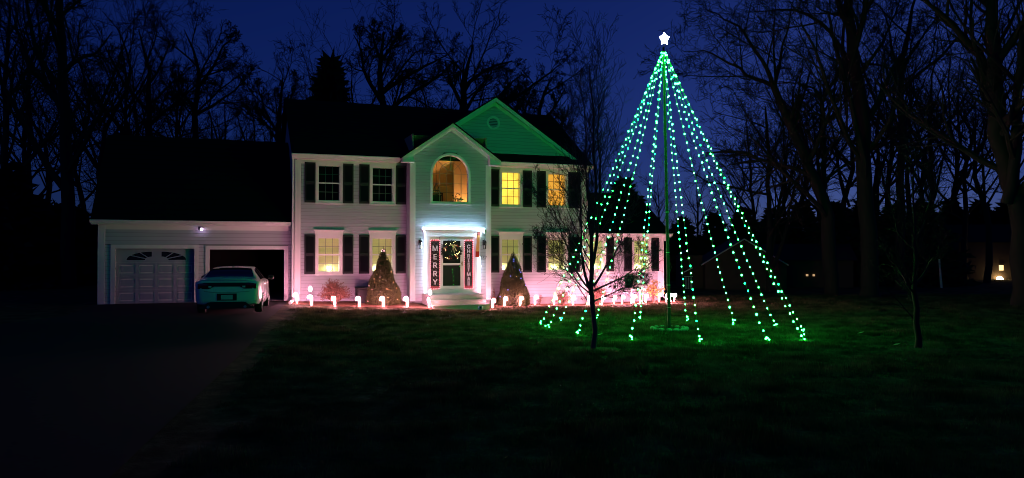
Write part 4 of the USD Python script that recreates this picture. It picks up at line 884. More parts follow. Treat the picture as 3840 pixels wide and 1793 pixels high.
# ------------------------------------------------------------------ trees
class Grow:
    def __init__(s, seed): s.r = np.random.RandomState(seed); s.by = {}; s.thin = 1.0
    def add(s, pts, rad, trunk=False): s.by.setdefault((len(pts), 10 if trunk else 6 if rad[0] > .05 else 4 if rad[0] > .018 else 3, trunk), []).append((np.asarray(pts), np.asarray(rad)))
    def limb(s, p0, d, L, r0, r1, n, wig, lift):
        D = d / math.sqrt(d[0] * d[0] + d[1] * d[1] + d[2] * d[2]) + np.cumsum(s.r.normal(0, wig, (n - 1, 3)), 0); D[:, 2] += lift * np.arange(1, n)
        D *= (L / (n - 1)) / np.sqrt((D * D).sum(1))[:, None]
        P = np.empty((n, 3)); P[0] = p0; P[1:] = p0 + np.cumsum(D, 0)
        return P, r0 + (r1 - r0) * np.arange(n) / (n - 1)
    def kids(s, pts, rad, spec, lev):
        """spec: per level (children, length fraction, angle, wiggle, lift, first position)"""
        if lev >= len(spec): return
        n, lf, ang, wig, lift, first = spec[lev]; m = len(pts)
        seg = pts[1:] - pts[:-1]; ln = np.sqrt((seg * seg).sum(1)); L0 = ln.sum(); tans = seg / ln[:, None]
        n = max(1, int(round(n * s.r.uniform(.75, 1.25)))); U = s.r.uniform(0, 1, (n, 5)); N = s.r.normal(0, 1, (n, 3))
        T = first + (1 - first) * ((np.arange(n) + .1 + .8 * U[:, 0]) / n); X = T * (m - 1); I = np.minimum(X.astype(int), m - 2); Fr = X - I
        P = pts[I] * (1 - Fr)[:, None] + pts[I + 1] * Fr[:, None]; tn = tans[I]; side = np.cross(tn, N); side /= np.maximum(np.sqrt((side * side).sum(1)), 1e-6)[:, None]
        A = np.radians(ang * (.6 + .7 * U[:, 1])); D = tn * np.cos(A)[:, None] + side * np.sin(A)[:, None]
        Ls = L0 * lf * (1.15 - .6 * T) * (.65 + .6 * U[:, 2]); R = rad[I] * (1 - Fr) + rad[I + 1] * Fr; R0 = np.maximum(R * (.45 + .25 * U[:, 3]) * s.thin, s.rmin); R1 = np.maximum(R0 * .3, s.rmin * .7)
        nn = 7 if lev == 0 else 5 if lev < 3 else 4
        if lev == len(spec) - 1:                                      # the finest twigs, all at once
            V = D[:, None] + np.cumsum(s.r.normal(0, wig, (n, nn - 1, 3)), 1); V[..., 2] += lift * np.arange(1, nn)
            V *= (Ls / (nn - 1))[:, None, None] / np.sqrt((V * V).sum(2))[..., None]
            Q = np.concatenate([P[:, None], P[:, None] + np.cumsum(V, 1)], 1); QR = R0[:, None] + (R1 - R0)[:, None] * np.arange(nn) / (nn - 1)
            for k in range(n): s.add(Q[k], QR[k])
            return
        for k in range(n):
            q, qr = s.limb(P[k], D[k], Ls[k], R0[k], R1[k], nn, wig, lift); s.add(q, qr); s.kids(q, qr, spec, lev + 1)
    def meshes(s):
        out = {}
        for tr in (True, False):
            m = MB()
            for (n, k, t), items in s.by.items():
                if t == tr: m.add(*tubes(np.stack([a for a, b in items]), np.stack([b for a, b in items]), k))
            if m.v: out[tr] = m.m()
        return out
OAK = [(10, .40, 48, .12, .03, .22), (9, .50, 45, .16, .03, .2), (7, .48, 42, .2, .02, .15), (4, .5, 40, .2, .01, .1)]
WILD = [(9, .55, 48, .13, .05, .30), (7, .55, 45, .16, .04, .2), (6, .5, 42, .2, .03, .15), (4, .5, 40, .2, .02, .1)]
def smooth_line(P, n):
    P = np.asarray(P, float); d = np.concatenate([[0], np.cumsum(np.linalg.norm(np.diff(P, axis=0), axis=1))]); t = np.linspace(0, d[-1], n)
    from scipy.interpolate import PchipInterpolator
    return np.stack([PchipInterpolator(d, P[:, c])(t) for c in range(P.shape[1])], 1)
def guided_tree(name, label, stems, seed, spec=WILD, rmin=.012, bark="bark_dark", group=None, extra=None, cat="tree"):
    """stems: [[(x, y, z, radius), ...], ...] the first is the trunk; the rest are big limbs. Twigs grow from all of them."""
    base = np.array(stems[0][0][:3]); g = Grow(seed); g.rmin = rmin; g.thin = .62 if name == 'young_tree' else .9
    for i, st in enumerate(stems):
        q = smooth_line(st, 14); q[1:-1, :3] += g.r.normal(0, .03 * np.linalg.norm(q[-1, :3] - q[0, :3]) / 8, (12, 3)); q[:, :3] -= base
        g.add(q[:, :3], q[:, 3], True); sp = list(spec); sp[0] = (spec[0][0] if i == 0 else max(4, spec[0][0] - 2),) + spec[0][1:5] + ((spec[0][5]) if i == 0 else .12,)
        if i: sp[0] = (sp[0][0], sp[0][1] * 1.0) + sp[0][2:]
        g.kids(q[:, :3], q[:, 3], sp, 0)
    ms = g.meshes(); t = thing(name, label, cat, base, 0, group)
    part("trunk", ms[True], M[bark], t, smooth=True); part("crown", ms[False], M[bark], t)
    if extra: part("dead_leaves", extra(g, base), M["dead_leaf"], t)
    return t
M["dead_leaf"] = mat("dead_leaves", (.05, .04, .025), .8)
def gp(px, py, depth): p = at(px, py, depth); return p
def line(depth, pts, sway=0.0, seed=0):
    """pts: (px, py, thickness in m); the points lie about DEPTH metres away"""
    r = np.random.RandomState(seed); out = []
    for k, (a, b, w) in enumerate(pts): p = at(a, b, depth + (r.uniform(-sway, sway) if k else 0)); out.append((*p, w / 2))
    return out
def rooted(l):
    x, y, z, r = l[0]; return [(x, y, float(ground_z(x, y)) - .1, r * 1.25)] + l

# the bare young tree in front of the house
D = 16.63
st = [rooted(line(D, [(2222, 1300, .108), (2222, 1180, .104), (2220, 1080, .105), (2216, 950, .075), (2222, 830, .058), (2226, 650, .056), (2224, 430, .040), (2210, 240, .016)], .15, 1)),
      line(D, [(2214, 1085, .09), (2190, 1010, .075), (2182, 900, .055), (2176, 760, .045), (2168, 640, .03), (2150, 520, .018), (2128, 430, .008)], .5, 2),
      line(D, [(2226, 1075, .08), (2262, 1015, .06), (2300, 960, .045), (2330, 900, .03), (2345, 800, .018), (2352, 720, .008)], .6, 3),
      line(D, [(2216, 1090, .07), (2160, 1020, .05), (2118, 900, .04), (2080, 800, .03), (2045, 740, .02), (2010, 700, .008)], .6, 4),
      line(D, [(2228, 1090, .06), (2290, 1062, .05), (2350, 1030, .035), (2400, 990, .02), (2425, 930, .01)], .5, 5),
      line(D, [(2228, 1130, .05), (2270, 1112, .04), (2340, 1080, .025), (2420, 1062, .01)], .4, 6),
      line(D, [(2212, 1100, .05), (2170, 1062, .035), (2120, 990, .024), (2060, 930, .014), (2020, 880, .007)], .5, 7),
      line(D, [(2222, 1000, .06), (2240, 860, .05), (2248, 640, .035), (2244, 420, .02), (2236, 260, .008)], .4, 8),
      line(D, [(2222, 980, .05), (2206, 800, .04), (2196, 560, .025), (2188, 380, .014), (2172, 300, .006)], .4, 9)]
PEAR = [(20, .30, 34, .10, .09, .14), (8, .48, 38, .14, .07, .2), (5, .5, 40, .18, .05, .2)]
def pear_leaves(g, base):
    r = np.random.RandomState(77); V, F = [], []
    ends = [a for (n, k, t), items in g.by.items() if not t for a, b in items]
    def leaf(p, s):
        d = r.normal(0, 1, 3); d[2] -= .6; d /= np.linalg.norm(d); q = np.cross(d, r.normal(0, 1, 3)); q /= np.linalg.norm(q); b = len(V); V.extend([p, p + d * s + q * s * .42, p + d * 2 * s, p + d * s - q * s * .42]); F.extend([(b, b + 1, b + 2), (b, b + 2, b + 3)])
    for _ in range(1700):
        a = ends[r.randint(len(ends))]; leaf(a[r.randint(1, len(a))], r.uniform(.010, .022))
    for px, py, n in ((2395, 1020, 12), (2412, 1035, 12), (2370, 1045, 10), (2440, 1030, 8), (2330, 1090, 9), (2300, 1075, 6), (2385, 930, 7), (2175, 1110, 5), (2130, 1080, 4), (2345, 940, 5), (2270, 950, 4)):
        c = at(px, py, D + .2) - base
        for _ in range(n): leaf(c + r.normal(0, .05, 3), r.uniform(.025, .045))
    return np.array(V), np.array(F)
st[1:] = [[(x, y, z, r * (1.25 if k > 5 else .72)) for x, y, z, r in l] for k, l in enumerate(st[1:])]
guided_tree("young_tree", "bare young tree with upright branches before the house, a few dead leaves left", st, 101, PEAR, .0038, "bark", extra=pear_leaves)
solo("mulch_ring", disc(1.68, 16.63, .62, .015, 2), M["soil"], "mulch round the bare front tree's foot", kind="structure")
D2 = 16.54
st = [rooted(line(D2, [(3442, 1300, .14), (3438, 1150, .11), (3430, 990, .085), (3428, 860, .06), (3424, 700, .035), (3430, 560, .012)], .1, 11)),
      line(D2, [(3436, 1110, .06), (3400, 1060, .045), (3370, 1010, .035), (3330, 960, .02), (3305, 920, .008)], .4, 12), line(D2, [(3436, 1060, .06), (3480, 1000, .04), (3520, 940, .025), (3550, 880, .01)], .4, 13),
      line(D2, [(3428, 930, .05), (3360, 850, .035), (3340, 760, .02), (3320, 690, .008)], .4, 14), line(D2, [(3430, 900, .05), (3470, 820, .035), (3490, 720, .02), (3480, 620, .008)], .4, 15)]
guided_tree("young_tree", "bare young tree standing alone in the dark lawn at the right", st, 102, PEAR, .0036, "bark_dark")
solo("mulch_ring", disc(8.43, 16.54, .6, .015, 3), M["soil"], "mulch round the lone right hand tree's foot", kind="structure")

# big bare trees of the woods at the right
def big(label, depth, trunk, limbs, seed, sway=1.5, spec=WILD, group=None):
    thin = lambda q: [(a, b, w * .86) for a, b, w in q]
    st = [rooted(line(depth, thin(trunk), .2, seed))] + [line(depth, thin(l), sway, seed + i + 1) for i, l in enumerate(limbs)]
    return guided_tree("bare_tree", label, st, seed, spec, .010 * depth / 40, "bark_dark", group)
big("large bare tree right of the light display, trunk leaning left into a wide fork", 38, [(3120, 1130, .85), (3108, 900, .75), (3098, 800, .68), (3060, 680, .6), (3005, 560, .52), (2940, 420, .42), (2899, 319, .36)],
    [[(2899, 325, .3), (2860, 230, .2), (2790, 120, .14), (2700, 60, .08), (2620, 30, .03)], [(2895, 320, .26), (2820, 290, .2), (2740, 240, .13), (2640, 190, .07), (2565, 195, .03)], [(2905, 320, .22), (2930, 200, .14), (2960, 80, .08), (2990, -40, .04)],
     [(3085, 770, .34), (3090, 600, .28), (3084, 400, .22), (3050, 330, .14), (2960, 310, .08), (2900, 316, .04)], [(3086, 380, .2), (3130, 300, .16), (3190, 250, .1)]], 201)
big("tall straight bare tree right of the leaning fork, running out of the top", 36, [(3262, 1130, .95), (3255, 900, .85), (3245, 700, .78), (3225, 420, .7), (3200, 220, .6), (3190, 60, .5), (3188, -60, .4)],
    [[(3185, 240, .3), (3120, 130, .22), (3020, 50, .16), (2900, 40, .08), (2780, 46, .03)], [(3190, 100, .3), (3150, 30, .2), (3110, -60, .1)], [(3225, 280, .24), (3290, 190, .16), (3340, 90, .1), (3380, -20, .05)], [(3262, 560, .28), (3340, 440, .2), (3400, 330, .12), (3440, 240, .05)]], 210)
big("slimmer bare tree right of the tall straight trunk", 44, [(3376, 1130, .6), (3372, 800, .52), (3378, 500, .44), (3386, 240, .34), (3420, 60, .2), (3450, -60, .1)], [[(3385, 300, .2), (3340, 150, .14), (3300, 20, .06)], [(3384, 260, .22), (3450, 150, .14), (3520, 60, .06)], [(3374, 620, .2), (3460, 520, .12), (3560, 450, .05)]], 220)
big("huge dark bare tree near the right edge with a long left limb", 30, [(3840, 1150, .95), (3826, 900, .85), (3788, 700, .78), (3735, 420, .7), (3722, 200, .58), (3717, 0, .46), (3715, -80, .4)],
    [[(3730, 430, .48), (3690, 250, .38), (3600, 120, .28), (3530, 50, .2), (3460, -10, .12)], [(3775, 760, .5), (3805, 560, .42), (3810, 400, .36), (3830, 200, .3), (3850, 40, .22)], [(3745, 520, .3), (3790, 440, .2), (3830, 330, .12)]], 230)
big("thin many stemmed bare tree left of the big right hand woods", 42, [(2880, 1130, .4), (2884, 900, .32), (2882, 700, .26), (2880, 520, .2), (2870, 400, .1)], [[(2890, 960, .28), (2920, 780, .2), (2950, 600, .12), (2960, 480, .05)], [(2900, 1000, .26), (2960, 800, .18), (3000, 640, .1), (3030, 560, .05)], [(2880, 640, .14), (2820, 580, .1), (2740, 570, .04)]], 240)
# left woods
big("tall bare tree at the far left whose trunk runs out of the top", 40, [(265, 1140, .85), (255, 800, .75), (245, 500, .62), (238, 300, .55), (225, 120, .44), (222, -40, .34)], [[(233, 400, .4), (170, 320, .32), (110, 250, .26), (85, 170, .18), (60, 110, .1), (40, 20, .05)], [(240, 270, .28), (300, 220, .2), (370, 190, .12), (420, 120, .05)], [(226, 110, .26), (180, 40, .18), (140, -40, .1)], [(230, 60, .2), (300, 0, .12)]], 250)
big("bare tree behind the garage roof's left half, crown spreading high", 52, [(565, 1100, .7), (562, 700, .56), (560, 480, .44), (556, 330, .34), (545, 210, .2), (520, 110, .08)], [[(560, 470, .3), (640, 400, .22), (710, 340, .14), (760, 300, .06)], [(558, 420, .28), (480, 330, .18), (430, 250, .1), (400, 190, .04)], [(556, 320, .22), (610, 230, .14), (640, 150, .06)]], 260, 1.5, OAK)
big("bare tree behind the garage roof with a long branch reaching right", 54, [(725, 1100, .72), (728, 640, .55), (736, 420, .44), (748, 300, .32), (730, 190, .18), (690, 110, .06)], [[(742, 330, .3), (800, 250, .2), (840, 170, .12), (868, 148, .05)], [(735, 430, .28), (820, 380, .2), (890, 330, .12), (930, 290, .05)], [(736, 400, .26), (670, 330, .16), (640, 260, .08)]], 270, 1.5, OAK)
big("bare tree right behind the garage ridge beside the tall house", 56, [(1040, 1100, .5), (1040, 600, .4), (1045, 450, .3), (1052, 340, .2), (1060, 290, .08)], [[(1042, 500, .24), (990, 400, .16), (960, 310, .07)], [(1045, 460, .22), (1090, 370, .14), (1110, 300, .06)], [(1040, 540, .2), (1000, 470, .12), (930, 420, .05)]], 280, 1.5, OAK)
big("wide bare oak rising behind the middle of the main roof", 50, [(1432, 1100, .8), (1434, 600, .62), (1436, 400, .52), (1425, 300, .42), (1424, 210, .3), (1440, 120, .12)], [[(1436, 390, .36), (1370, 280, .24), (1350, 180, .14), (1325, 130, .05)], [(1432, 350, .36), (1520, 290, .26), (1610, 240, .16), (1690, 200, .06)], [(1425, 240, .26), (1470, 170, .18), (1520, 110, .07)], [(1424, 220, .22), (1400, 140, .12), (1385, 95, .05)], [(1438, 440, .36), (1540, 350, .28), (1640, 290, .18), (1700, 230, .06)]], 290, 1.5, OAK)
big("bare oak behind the right half of the main roof with a long right limb", 52, [(1722, 1100, .8), (1725, 600, .62), (1732, 420, .5), (1745, 300, .38), (1760, 210, .2), (1775, 170, .08)], [[(1735, 400, .34), (1690, 300, .22), (1670, 230, .1)], [(1740, 330, .34), (1830, 260, .22), (1920, 230, .1)], [(1850, 420, .3), (1930, 370, .26), (2010, 310, .18), (2080, 260, .1), (2110, 230, .04)], [(1770, 440, .3), (1850, 420, .3), (1900, 330, .18), (1960, 280, .08)]], 300, 1.5, OAK)
big("bare tree behind the right end of the main roof", 56, [(2010, 1100, .6), (2014, 600, .48), (2020, 450, .36), (2040, 350, .24), (2070, 290, .08)], [[(2018, 480, .26), (2080, 400, .18), (2120, 330, .08)], [(2016, 500, .24), (1960, 400, .16), (1930, 330, .07)], [(2016, 540, .24), (2090, 480, .16), (2130, 420, .07)]], 310, 1.5, OAK)

# lesser trees of the woods: a few kinds, then copies
KIND = []
def kind_tree(k, h, seed, spread_):
    g = np.random.RandomState(seed); trunk = [(0, 0, -.2, .26), (g.normal(0, .1), g.normal(0, .1), h * .25, .21), (g.normal(0, .3), g.normal(0, .3), h * .5, .15), (g.normal(0, .4), g.normal(0, .4), h * .78, .08), (g.normal(0, .6), g.normal(0, .6), h, .02)]
    limbs = []
    for q in range(5):
        a = q * 2.4 + g.uniform(-.4, .4); z = h * (.30 + .09 * q); l = spread_ * g.uniform(.7, 1.1) * (1 - .08 * q)
        p0 = np.array([np.interp(z, [0, h * .5, h], [0, trunk[2][0], trunk[4][0]]), np.interp(z, [0, h * .5, h], [0, trunk[2][1], trunk[4][1]]), z])
        limbs.append([(*p0, .11), (*(p0 + (l * .4 * math.cos(a), l * .4 * math.sin(a), l * .5)), .08), (*(p0 + (l * .75 * math.cos(a), l * .75 * math.sin(a), l * 1.1)), .05), (*(p0 + (l * math.cos(a), l * math.sin(a), l * 1.6)), .02)])
    return [trunk] + limbs
WOOD = [(8, .5, 45, .14, .06, .25), (7, .5, 44, .17, .04, .2), (5, .5, 42, .2, .02, .15)]
wood_rows = [  # px, depth, height scale, spin, label
    (20, 44, 1.05, .3, "bare tree at the very left edge of the woods"), (120, 52, .95, 1.2, "bare tree between the left edge and the tall left trunk"), (370, 50, 1.0, 2.2, "bare tree just left of the garage's left corner"),
    (455, 58, 1.05, 3.0, "bare tree rising over the garage roof's left slope"), (640, 60, .95, 4.1, "bare tree between the two tall ones behind the garage roof"), (830, 62, .85, 5.0, "bare tree behind the garage ridge, right of its middle"),
    (930, 60, .80, .9, "low bare tree over the garage ridge near the tall house"), (1190, 60, .92, 1.9, "bare tree hidden half by the dark pine behind the house"), (1330, 58, .95, 2.7, "bare tree between the dark pine and the wide oak"),
    (1580, 60, .95, 3.6, "bare tree between the two oaks behind the main roof"), (1850, 60, .92, 4.4, "bare tree behind the green gable"), (2130, 64, .80, 5.3, "bare tree behind the right corner of the main house"),
    (2480, 70, .52, .5, "small distant bare tree behind the flagpole"), (2620, 74, .58, 1.4, "small distant bare tree seen between the right light strings"), (2760, 72, .62, 2.3, "distant bare tree at the right edge of the light display"),
    (3000, 58, .95, 3.2, "bare tree behind the leaning fork"), (3330, 60, 1.05, 4.0, "bare tree behind the slim right trunk"), (3500, 56, 1.0, 4.9, "bare tree in the gap left of the huge right edge tree"), (3620, 62, .95, 5.8, "bare tree behind the huge right edge tree's long limb"), (3700, 54, .9, .2, "bare tree close left of the huge right edge trunk"),
    (2830, 66, .8, 1.0, "slim bare tree just right of the light display"), (2940, 70, .95, 2.0, "bare tree between the many stemmed tree and the leaning fork, farther one"), (3080, 68, 1.05, 3.0, "bare tree right behind the leaning trunk"), (3170, 64, 1.1, 4.0, "bare tree filling the gap right of the leaning trunk"),
    (3290, 70, 1.15, 5.0, "bare tree just right behind the tall straight trunk"), (3420, 66, 1.05, .4, "bare tree right of the slim right trunk, farther one"), (3460, 72, 1.15, 1.4, "bare tree above the pale upright pole"), (3570, 68, 1.1, 2.4, "bare tree between the pale pole and the far porch lamp"), (3810, 62, 1.1, 3.4, "bare tree at the right edge behind the huge trunk"),
    (70, 60, 1.0, 4.4, "bare tree near the left edge, farther one"), (180, 62, 1.05, 5.4, "bare tree left behind the tall left trunk"), (310, 60, 1.0, .7, "bare tree right behind the tall left trunk"), (530, 66, 1.0, 1.7, "bare tree over the garage roof, farther one of its left pair"), (790, 68, .9, 2.6, "bare tree over the middle of the garage ridge, farther one"), (1010, 66, .8, 3.7, "bare tree beside the tall house's roof edge, farther one"),
    (1500, 70, .95, 4.7, "bare tree right behind the wide oak"), (1680, 68, .95, 5.7, "bare tree left of the gable's peak, farther one"), (1950, 70, .9, .9, "bare tree right of the gable's peak, farther one")]
protos = []
for k in range(4):
    stems_ = kind_tree(k, 17.0, 400 + k, 4.2)
    px, dep, sc, spin, lab = wood_rows[k]
    t = guided_tree("wood_tree", lab, stems_, 420 + k, WOOD, .013, "bark_dark", "bare trees of the woods behind the house"); protos.append(t)
    p = at(px, 1100, dep); pr = UsdGeom.Xformable(stage.GetPrimAtPath(t)); pr.ClearXformOpOrder(); [stage.GetPrimAtPath(t).RemoveProperty(n) for n in list(stage.GetPrimAtPath(t).GetPropertyNames()) if n.startswith("xformOp")]
    pr.AddTranslateOp().Set(Gf.Vec3d(float(p[0]), float(dep), float(ground_z(p[0], dep)))); pr.AddRotateZOp().Set(math.degrees(spin)); pr.AddScaleOp().Set(Gf.Vec3f(sc, sc, sc))
for k, (px, dep, sc, spin, lab) in enumerate(wood_rows[4:]):
    p = at(px, 1100, dep); copy_of(protos[k % 4], "wood_tree", lab, "tree", (p[0], dep, float(ground_z(p[0], dep))), spin, "bare trees of the woods behind the house", (sc, sc, sc))

# evergreens: pine behind the house and the dark belt round the garden
def evergreen(name, label, p, h, r0, seed, n=2600, layers=15, group=None, ragged=.3, low=.12):
    r = np.random.RandomState(seed); V, F = [], []
    u = np.where(r.rand(n) < .8, low + (1 - low) * (1 - np.sqrt(r.uniform(0, 1, n))), r.uniform(low, 1, n)); a = r.uniform(0, 2 * math.pi, n); ca, sa = np.cos(a), np.sin(a)
    lay = .72 + .28 * np.cos(2 * math.pi * (u * layers + .15 * np.sin(a * 3)))
    q = r0 * (1 - u) ** .8 * lay * (1 + ragged * (meshkit.noise(np.stack([ca * 2, sa * 2, u * 9], 1), seed) - .5) * 2) * np.sqrt(r.uniform(.15, 1, n)) + .08
    c = np.stack([q * ca, q * sa, u * h], 1); d = np.stack([ca, sa, r.uniform(-.3, .5, n)], 1) + r.normal(0, .4, (n, 3)); d /= np.linalg.norm(d, axis=1)[:, None]; s = np.cross(d, r.normal(0, 1, (n, 3))); s /= np.linalg.norm(s, axis=1)[:, None]
    l = (r.uniform(.5, 1.0, n) * (.35 + .045 * h))[:, None]; w = l * .35; V = np.stack([c - d * l * .4, c + s * w, c + d * l, c - s * w], 1).reshape(-1, 3); b = np.arange(n) * 4; F = np.vstack([np.stack([b, b + 1, b + 2], 1), np.stack([b, b + 2, b + 3], 1)])
    t = thing(name, label, "evergreen tree", p, 0, group)
    part("trunk", MB().tube([(0, 0, -.2), (0, 0, h * .5), (0, 0, h * .97)], [.03 * h * .5, .018 * h * .5, .02], 8).m(), M["bark_dark"], t); part("crown", (np.array(V), np.array(F)), M["needle"], t); return t
def pos(px, dep): p = at(px, 1100, dep); return (float(p[0]), float(dep), float(ground_z(p[0], dep)))
evergreen("pine_tree", "tall dark pine standing behind the left end of the main roof", pos(1236, 46), 13.1, 3.4, 501, 4200, 8)
evergreen("pine_tree", "lower dark evergreen just left of the tall pine behind the house", pos(1150, 47), 9.8, 2.6, 502, 2400, 7)
evergreen("pine_tree", "lower dark evergreen just right of the tall pine behind the house", pos(1340, 48), 9.4, 2.2, 503, 2200, 7)
evergreen("pine_tree", "dark evergreen behind the garage ridge", pos(750, 50), 8.8, 3.0, 504, 2600, 7)
evergreen("bushy_evergreen", "dark bushy evergreen right behind the low wing", pos(2340, 46), 6.3, 2.8, 505, 3200, 4, None, .6, .02)
evergreen("bushy_evergreen", "dark bushy evergreen behind the wing's roof beside the main house", pos(2230, 47), 5.2, 2.2, 506, 2000, 4, None, .5, .02)
belt = [(2450, 60, 4.6, 2.6), (2560, 62, 4.8, 2.8), (2680, 60, 5.0, 2.8), (2790, 56, 5.2, 2.6), (2900, 54, 5.0, 2.8), (3010, 52, 5.4, 2.8), (3130, 50, 5.2, 2.8), (3240, 52, 5.6, 3.0), (3350, 50, 5.0, 2.7), (3460, 50, 5.2, 2.8), (3570, 68, 6.6, 3.4), (3680, 70, 6.6, 3.6), (3790, 68, 6.8, 3.6), (3880, 66, 7.4, 3.8),
        (-40, 40, 5.5, 2.8), (40, 42, 6.5, 2.8), (130, 46, 5.0, 2.8), (215, 44, 4.5, 2.4), (300, 50, 4.6, 2.4), (370, 47, 4.2, 2.0)]
where = ["first of the dark evergreens right of the low wing", "dark evergreen behind the flagpole", "dark evergreen over the neighbour's roof ridge, left part", "dark evergreen over the neighbour's roof, right part", "dark evergreen under the thin many stemmed tree", "dark evergreen left of the leaning fork's foot", "dark evergreen between the leaning fork and the tall straight trunk", "dark evergreen behind the tall straight trunk",
         "dark evergreen behind the slim right trunk", "dark evergreen behind the lone young tree on the right", "dark evergreen left of the lit far house", "dark evergreen above the lit far house's windows", "dark evergreen under the huge right edge tree", "last dark evergreen at the right edge",
         "first dark evergreen at the left edge", "taller dark evergreen near the left edge", "dark evergreen between the left edge and the tall left trunk", "dark evergreen at the foot of the tall left trunk", "dark evergreen left of the garage, farther one", "dark evergreen against the garage's left corner"]
ep = [evergreen("belt_evergreen", where[k], pos(*belt[k][:2]), belt[k][2], belt[k][3], 520 + k, 2600, 5, "dark evergreens round the garden", .6, .0) for k in range(3)]
for k in range(3, len(belt)):
    s = belt[k][2] / belt[k % 3][2]; w = belt[k][3] / belt[k % 3][3]; copy_of(ep[k % 3], "belt_evergreen", where[k], "evergreen tree", pos(*belt[k][:2]), k * 1.7, "dark evergreens round the garden", (w * 1.1, w * 1.1, s))

# ------------------------------------------------------------------ the parked car, nose to the open garage door
def car():
    ang = math.atan2(.235, 1.0)                                       # heading: mostly away from the camera, a little left
    c = np.array([-8.70, 25.0]); z0 = float(ground_z(c[0], c[1])) + .012
    t = thing("parked_car", "white four door saloon parked nose first before the open garage door", "car", (c[0], c[1], z0), ang)
    # stations along y (rear -2.3, front 2.3): half width at sill, half width at belt, belt height, roof half width, roof height, underside
    S = [(-2.30, .70, .72, .78, .60, .82, .40), (-2.24, .80, .82, .90, .68, .945, .30), (-2.12, .86, .88, .94, .72, .985, .26), (-1.90, .89, .905, .95, .72, 1.01, .24), (-1.62, .90, .91, .955, .70, 1.08, .22), (-1.20, .905, .91, .955, .63, 1.245, .20), (-.80, .905, .91, .95, .585, 1.315, .19),
         (-.20, .905, .91, .94, .575, 1.35, .18), (.25, .905, .91, .93, .575, 1.345, .18), (.65, .905, .905, .92, .60, 1.26, .18), (1.05, .90, .90, .91, .66, 1.10, .18), (1.32, .89, .89, .90, .70, .955, .18), (1.75, .87, .86, .84, .66, .89, .19), (2.10, .80, .78, .74, .58, .78, .22), (2.30, .62, .60, .60, .45, .64, .30)]
    S = np.array(S); ys = np.linspace(-2.30, 2.30, 60)
    from scipy.interpolate import PchipInterpolator
    st = np.stack([PchipInterpolator(S[:, 0], S[:, k])(ys) for k in range(1, 7)], 1)
    def section(q):
        ws, wb, zb, wr, zr, zu = q
        return [(0, zu), (ws * .75, zu), (ws * .94, zu + .03), (ws, zu + .14), (ws + .012, (zu + zb) * .5), (wb + .006, zb - .10), (wb - .01, zb - .02), (wb - .05, zb), (wr + (wb - .05 - wr) * .45, zb + (zr - zb) * .55), (wr + .02, zr - .05 * min(1, (zr - zb) * 4)), (wr - .06, zr - .012), (wr * .5, zr + .005), (0, zr + .012)]
    prof = [section(q) for q in st]; n = len(prof[0])
    V = []
    for y, pr in zip(ys, prof): V += [(x, y, z) for x, z in pr] + [(-x, y, z) for x, z in pr[::-1][1:-1]]
    V = np.array(V); k = 2 * n - 2; F = []
    for i in range(len(ys) - 1):
        for j in range(k): F.append((i * k + j, i * k + (j + 1) % k, (i + 1) * k + (j + 1) % k, (i + 1) * k + j))
    F = np.array(F); F3 = np.vstack([F[:, [0, 1, 2]], F[:, [0, 2, 3]]]); m0 = len(ys) - 1
    F3 = np.vstack([F3, [(0, j + 1, j) for j in range(1, k - 1)], [(m0 * k, m0 * k + j, m0 * k + j + 1) for j in range(1, k - 1)]])
    # wheel arches: drop faces inside the arch circles
    cen = V[F3].mean(1); keep = np.ones(len(F3), bool)
    for wy in (-1.36, 1.32): keep &= ~((np.abs(cen[:, 0]) > .70) & ((cen[:, 1] - wy) ** 2 + (cen[:, 2] - .31) ** 2 < .35 ** 2))
    part("body", (V, F3[keep]), M["car_paint"], t, smooth=35)
    def surf(u, y):                                                    # point on the section at height position u (index float) and length y
        i = np.interp(y, ys, np.arange(len(ys))); a = int(min(i, len(ys) - 2)); f = i - a; p = np.array(prof[a]) * (1 - f) + np.array(prof[a + 1]) * f
        j = int(min(u, n - 2)); g = u - j; return p[j] * (1 - g) + p[j + 1] * g
    def patch(us, yy, off, sides=(1,)):
        m = MB()
        for s in sides:
            g = []
            for (ua, ub), y in zip(us, yy): g.append([np.array((s * (surf(u, y)[0] + off * .8), y, surf(u, y)[1] + off * .35)) for u in np.linspace(ua, ub, 6)])
            for i in range(len(g) - 1):
                for j in range(5): m.add([g[i][j], g[i][j + 1], g[i + 1][j + 1], g[i + 1][j]], [(0, 1, 2, 3)])
        return m.m()
    yy = np.linspace(-1.45, .95, 22); lo = np.full(22, 7.12); hi = np.interp(yy, [-1.45, -1.1, -.7, .4, .95], [7.2, 8.6, 8.9, 8.9, 7.25])
    part("side_glass", patch(list(zip(lo, hi)), yy, .008), M["car_glass"], t); part("side_glass", patch(list(zip(lo, hi)), yy, .008, (-1,)), M["car_glass"], t)
    for y_ in (-.62, .02): part("door_pillar", patch([(7.1, 8.95)] * 3, np.linspace(y_ - .03, y_ + .03, 3), .014, (1, -1)), M["car_black"], t)
    # rear window lies across the top between the two sides
    def across(y0, y1, u0, off, inset0, inset1):
        m = MB(); g = []
        for y in np.linspace(y0, y1, 10):
            q = np.interp(y, ys, np.arange(len(ys))); a = int(q); zr = st[a][4] * (1 - (q - a)) + st[min(a + 1, len(ys) - 1)][4] * (q - a); wr = st[a][3] * (1 - (q - a)) + st[min(a + 1, len(ys) - 1)][3] * (q - a)
            w = wr - inset0 - (inset1 - inset0) * (y - y0) / (y1 - y0); g.append([(w * s, y, zr + .012 - .02 * abs(s) ** 2 + off) for s in np.linspace(-1, 1, 7)])
        for i in range(9):
            for j in range(6): m.add([g[i][j], g[i][j + 1], g[i + 1][j + 1], g[i + 1][j]], [(0, 1, 2, 3)])
        return m.m()
